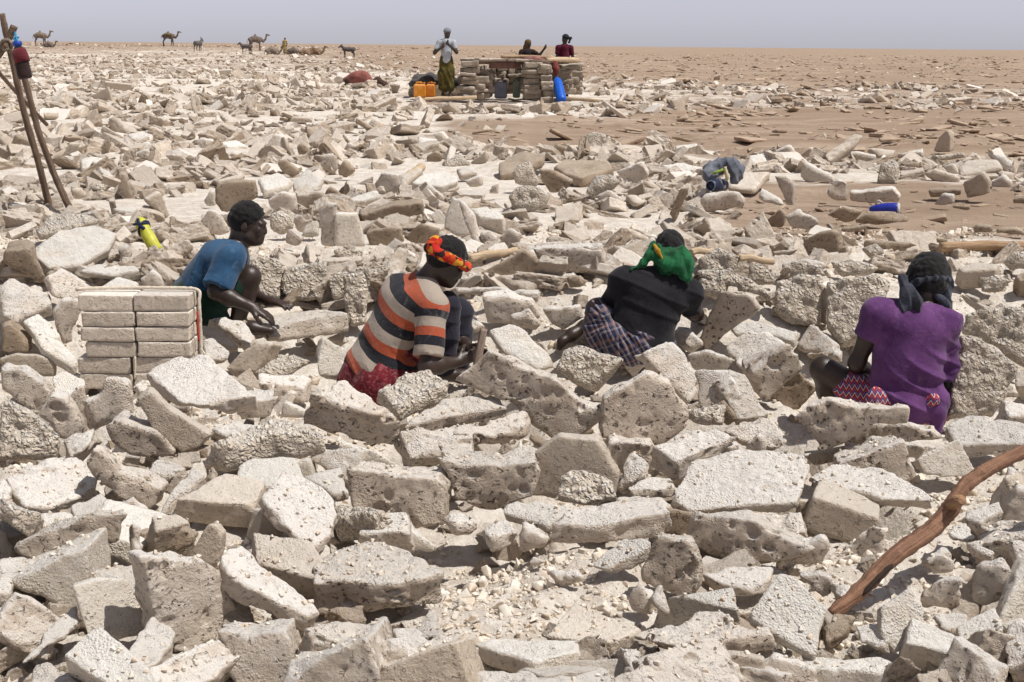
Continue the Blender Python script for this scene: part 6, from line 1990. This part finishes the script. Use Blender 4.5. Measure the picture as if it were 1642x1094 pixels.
# ------------------------------------------------------------------ animals on the skyline
CAMEL = cloth_mat('camel_hair', (.25, .20, .16), (.18, .14, .11)); CAMEL2 = cloth_mat('dark_camel_hair', (.19, .15, .125), (.13, .105, .09))
DONK = cloth_mat('donkey_hair', (.125, .11, .105), (.085, .075, .073)); SAND = cloth_mat('sandy_hair', (.26, .18, .115), (.18, .12, .08))
def camel(px, Yd, hgt, face, label, mat, turn=0.0, lying=False, load=False, group='camels on the skyline'):
    q = P(px, 80, Yd); q[2] = float(env_z(q[0], q[1])) - .03
    s = hgt / 2.0
    o = empty('camel', q); tag(o, label, 'camel', group)
    c, sn = math.cos(turn), math.sin(turn)
    def g(x, y, z): return q + np.array([(x * c - y * sn) * face, x * sn + y * c, z]) * s
    dz = -.85 if lying else 0
    b = Vol(.10)
    b.chain([g(-.62, 0, 1.30 + dz), g(-.25, 0, 1.34 + dz), g(.25, 0, 1.30 + dz), g(.55, 0, 1.34 + dz)], [.24 * s, .33 * s, .36 * s, .25 * s])
    b.cone(g(-.05, 0, 1.55 + dz), g(-.02, 0, 1.84 + dz), .26 * s, .10 * s)                 # hump
    b.chain([g(.60, 0, 1.30 + dz), g(.88, 0, 1.12 + dz), g(1.12, 0, 1.34 + dz), g(1.28, 0, 1.78 + dz)], [.19 * s, .14 * s, .115 * s, .09 * s])   # neck
    b.chain([g(1.26, 0, 1.84 + dz), g(1.44, 0, 1.83 + dz), g(1.62, 0, 1.76 + dz)], [.105 * s, .085 * s, .06 * s], .04)
    for sy in (-1, 1): b.cone(g(1.22, .07 * sy, 1.90 + dz), g(1.18, .09 * sy, 1.98 + dz), .03 * s, .015 * s, .02)
    b.chain([g(-.85, 0, 1.36 + dz), g(-.95, 0, 1.10 + dz), g(-.93, 0, .88 + dz)], [.05 * s, .03 * s, .035 * s], .03)
    for sy in (-1, 1):
        if lying:
            b.chain([g(.45, .2 * sy, .40), g(.70, .24 * sy, .12), g(.35, .24 * sy, .08)], [.15 * s, .10 * s, .07 * s]); b.chain([g(-.5, .22 * sy, .42), g(-.2, .3 * sy, .12), g(-.6, .3 * sy, .08)], [.2 * s, .10 * s, .07 * s])
        else:
            b.chain([g(.48, .15 * sy, 1.18), g(.46 + .05 * sy, .15 * sy, .62), g(.47 + .08 * sy, .15 * sy, .08)], [.13 * s, .075 * s, .055 * s], .05); b.cone(g(.47 + .08 * sy, .15 * sy, .05), g(.55 + .08 * sy, .15 * sy, .04), .07 * s, .06 * s)
            b.chain([g(-.58, .15 * sy, 1.22), g(-.50 - .06 * sy, .15 * sy, .92), g(-.70 - .06 * sy, .15 * sy, .58), g(-.64 - .08 * sy, .15 * sy, .08)], [.19 * s, .11 * s, .065 * s, .055 * s], .05); b.cone(g(-.64 - .08 * sy, .15 * sy, .05), g(-.56 - .08 * sy, .15 * sy, .04), .07 * s, .06 * s)
    shape_obj('body', b.mesh('body', .05, ((.15, .02),), 3), mat, o, q)
    if load:
        l = Vol(.06)
        l.chain([g(-.40, -.30, 1.45 + dz), g(.35, -.30, 1.45 + dz)], [.17 * s, .17 * s]); l.chain([g(-.40, .30, 1.45 + dz), g(.35, .30, 1.45 + dz)], [.17 * s, .17 * s])
        shape_obj('saddle_load', l.mesh('l', .05, ((.15, .03),), 4), cloth_mat('straw_load', (.16, .135, .06)), o, q)
    return o

def donkey(px, Yd, hgt, face, label, mat, turn=0.0, group='donkeys on the skyline'):
    q = P(px, 80, Yd); q[2] = float(env_z(q[0], q[1])) - .03
    s = hgt / 1.3
    o = empty('donkey', q); tag(o, label, 'donkey', group)
    c, sn = math.cos(turn), math.sin(turn)
    def g(x, y, z): return q + np.array([(x * c - y * sn) * face, x * sn + y * c, z]) * s
    b = Vol(.08)
    b.chain([g(-.50, 0, .86), g(0, 0, .84), g(.42, 0, .86)], [.21 * s, .22 * s, .22 * s])
    b.chain([g(.48, 0, .95), g(.70, 0, 1.16)], [.15 * s, .11 * s]); b.chain([g(.70, 0, 1.20), g(.86, 0, 1.12), g(1.0, 0, 1.0)], [.105 * s, .085 * s, .06 * s], .04)
    for sy in (-1, 1):
        b.cone(g(.68, .06 * sy, 1.26), g(.62, .09 * sy, 1.46), .035 * s, .015 * s, .02)
        b.chain([g(.38, .11 * sy, .75), g(.40 + .05 * sy, .11 * sy, .42), g(.40 + .06 * sy, .11 * sy, .04)], [.09 * s, .05 * s, .04 * s], .04)
        b.chain([g(-.46, .12 * sy, .80), g(-.40 - .05 * sy, .12 * sy, .58), g(-.54 - .05 * sy, .12 * sy, .38), g(-.50 - .06 * sy, .12 * sy, .04)], [.15 * s, .08 * s, .045 * s, .04 * s], .04)
    b.chain([g(-.68, 0, .95), g(-.76, 0, .7), g(-.75, 0, .42)], [.035 * s, .02 * s, .03 * s], .02)
    shape_obj('body', b.mesh('body', .045, ((.12, .015),), 3), mat, o, q)
    return o
camel(66, 185, 2.05, 1, 'grey-brown camel standing tallest on the skyline next to the lashed poles', CAMEL)
camel(78, 178, 1.5, 1, 'small dark camel resting under the neck of the tallest camel', CAMEL2, lying=True)
camel(271, 200, 2.15, 1, 'lone camel with straw-coloured load walking right on the skyline', CAMEL2, load=True)
donkey(318, 160, 1.45, 1, 'dark donkey seen end on behind the lone camel', DONK, turn=1.25)
donkey(395, 150, 1.25, -1, 'dark donkey at the left end of the camel herd', DONK, turn=.2)
camel(410, 165, 2.0, 1, 'tall dark camel standing in the herd with its neck lowered', CAMEL2, turn=.3)
camel(436, 150, 1.7, 1, 'brown camel resting just left of the tiny yellow figure', CAMEL, lying=True)
camel(470, 152, 1.6, -1, 'dark camel resting just right of the tiny yellow figure', CAMEL2, lying=True)
camel(488, 148, 1.45, 1, 'low sandy camel lying in the middle of the herd', SAND, lying=True)
camel(503, 150, 1.8, 1, 'sandy camel lying with raised neck at the right end of the herd', SAND, lying=True)
donkey(559, 140, 1.25, -1, 'black donkey standing alone to the right of the herd', DONK)
# ------------------------------------------------------------------ which block is which
LAND = [('purple-shirted man', 1460, 545), ('black-shirted man', 1040, 480), ('striped-shirt man', 650, 510), ('blue-shirted man', 355, 420), ('neat tile stack', 216, 535),
        ('crooked branch', 1480, 860), ('yellow bottle', 237, 375), ('lashed poles', 95, 290), ('grey cloth bundle', 1158, 282), ('royal blue jug', 1420, 337), ('tan pole', 1575, 396),
        ('upright tool handle', 770, 560), ('stone shelter', 835, 130), ('foot of the branch', 1335, 985)]
ORD = ['first', 'second', 'third', 'fourth', 'fifth', 'sixth', 'seventh', 'eighth', 'ninth', 'tenth', 'eleventh', 'twelfth', 'thirteenth', 'fourteenth', 'fifteenth', 'sixteenth', 'seventeenth', 'eighteenth', 'nineteenth', 'twentieth']
EDGES = [('the bottom edge of the picture', lambda x, y: 1094 - y), ('the left edge of the picture', lambda x, y: x), ('the right edge of the picture', lambda x, y: 1642 - x)]
def label_blocks():
    used = {}
    cells = {}
    areas = sorted(a for _, _, a, _, _ in BLOCKS)
    for ob, c, area, typ, tilt in BLOCKS:
        sz = 'large' if area > areas[int(len(areas) * .72)] else ('small' if area < areas[int(len(areas) * .32)] else 'mid-sized')
        d = [math.hypot(c[0] - lx, c[1] - ly) for _, lx, ly in LAND]
        i = int(np.argmin(d)); nm, lx, ly = LAND[i]
        dx, dy = c[0] - lx, c[1] - ly
        if abs(dx) > 1.6 * abs(dy): di = 'right of' if dx > 0 else 'left of'
        elif abs(dy) > 1.6 * abs(dx): di = 'in front of' if dy > 0 else 'behind'
        else: di = ('front' if dy > 0 else 'back') + ('-right of' if dx > 0 else '-left of')
        cells.setdefault((STYLE[typ], nm, di), []).append((d[i], ob, sz, tilt))
    for (st, nm, di), lst in cells.items():
        lst.sort(key=lambda q: q[0])
        for k, (_, ob, sz, tilt) in enumerate(lst):
            if len(lst) == 1: lab = f'{sz} {st} salt block {tilt}, {di} the {nm}'
            else: lab = f'{sz} {st} salt block {tilt}, {ORD[min(k, 19)]} one {di} the {nm}'
            tag(ob, lab, 'salt block', 'quarried salt blocks', 'thing')
label_blocks()
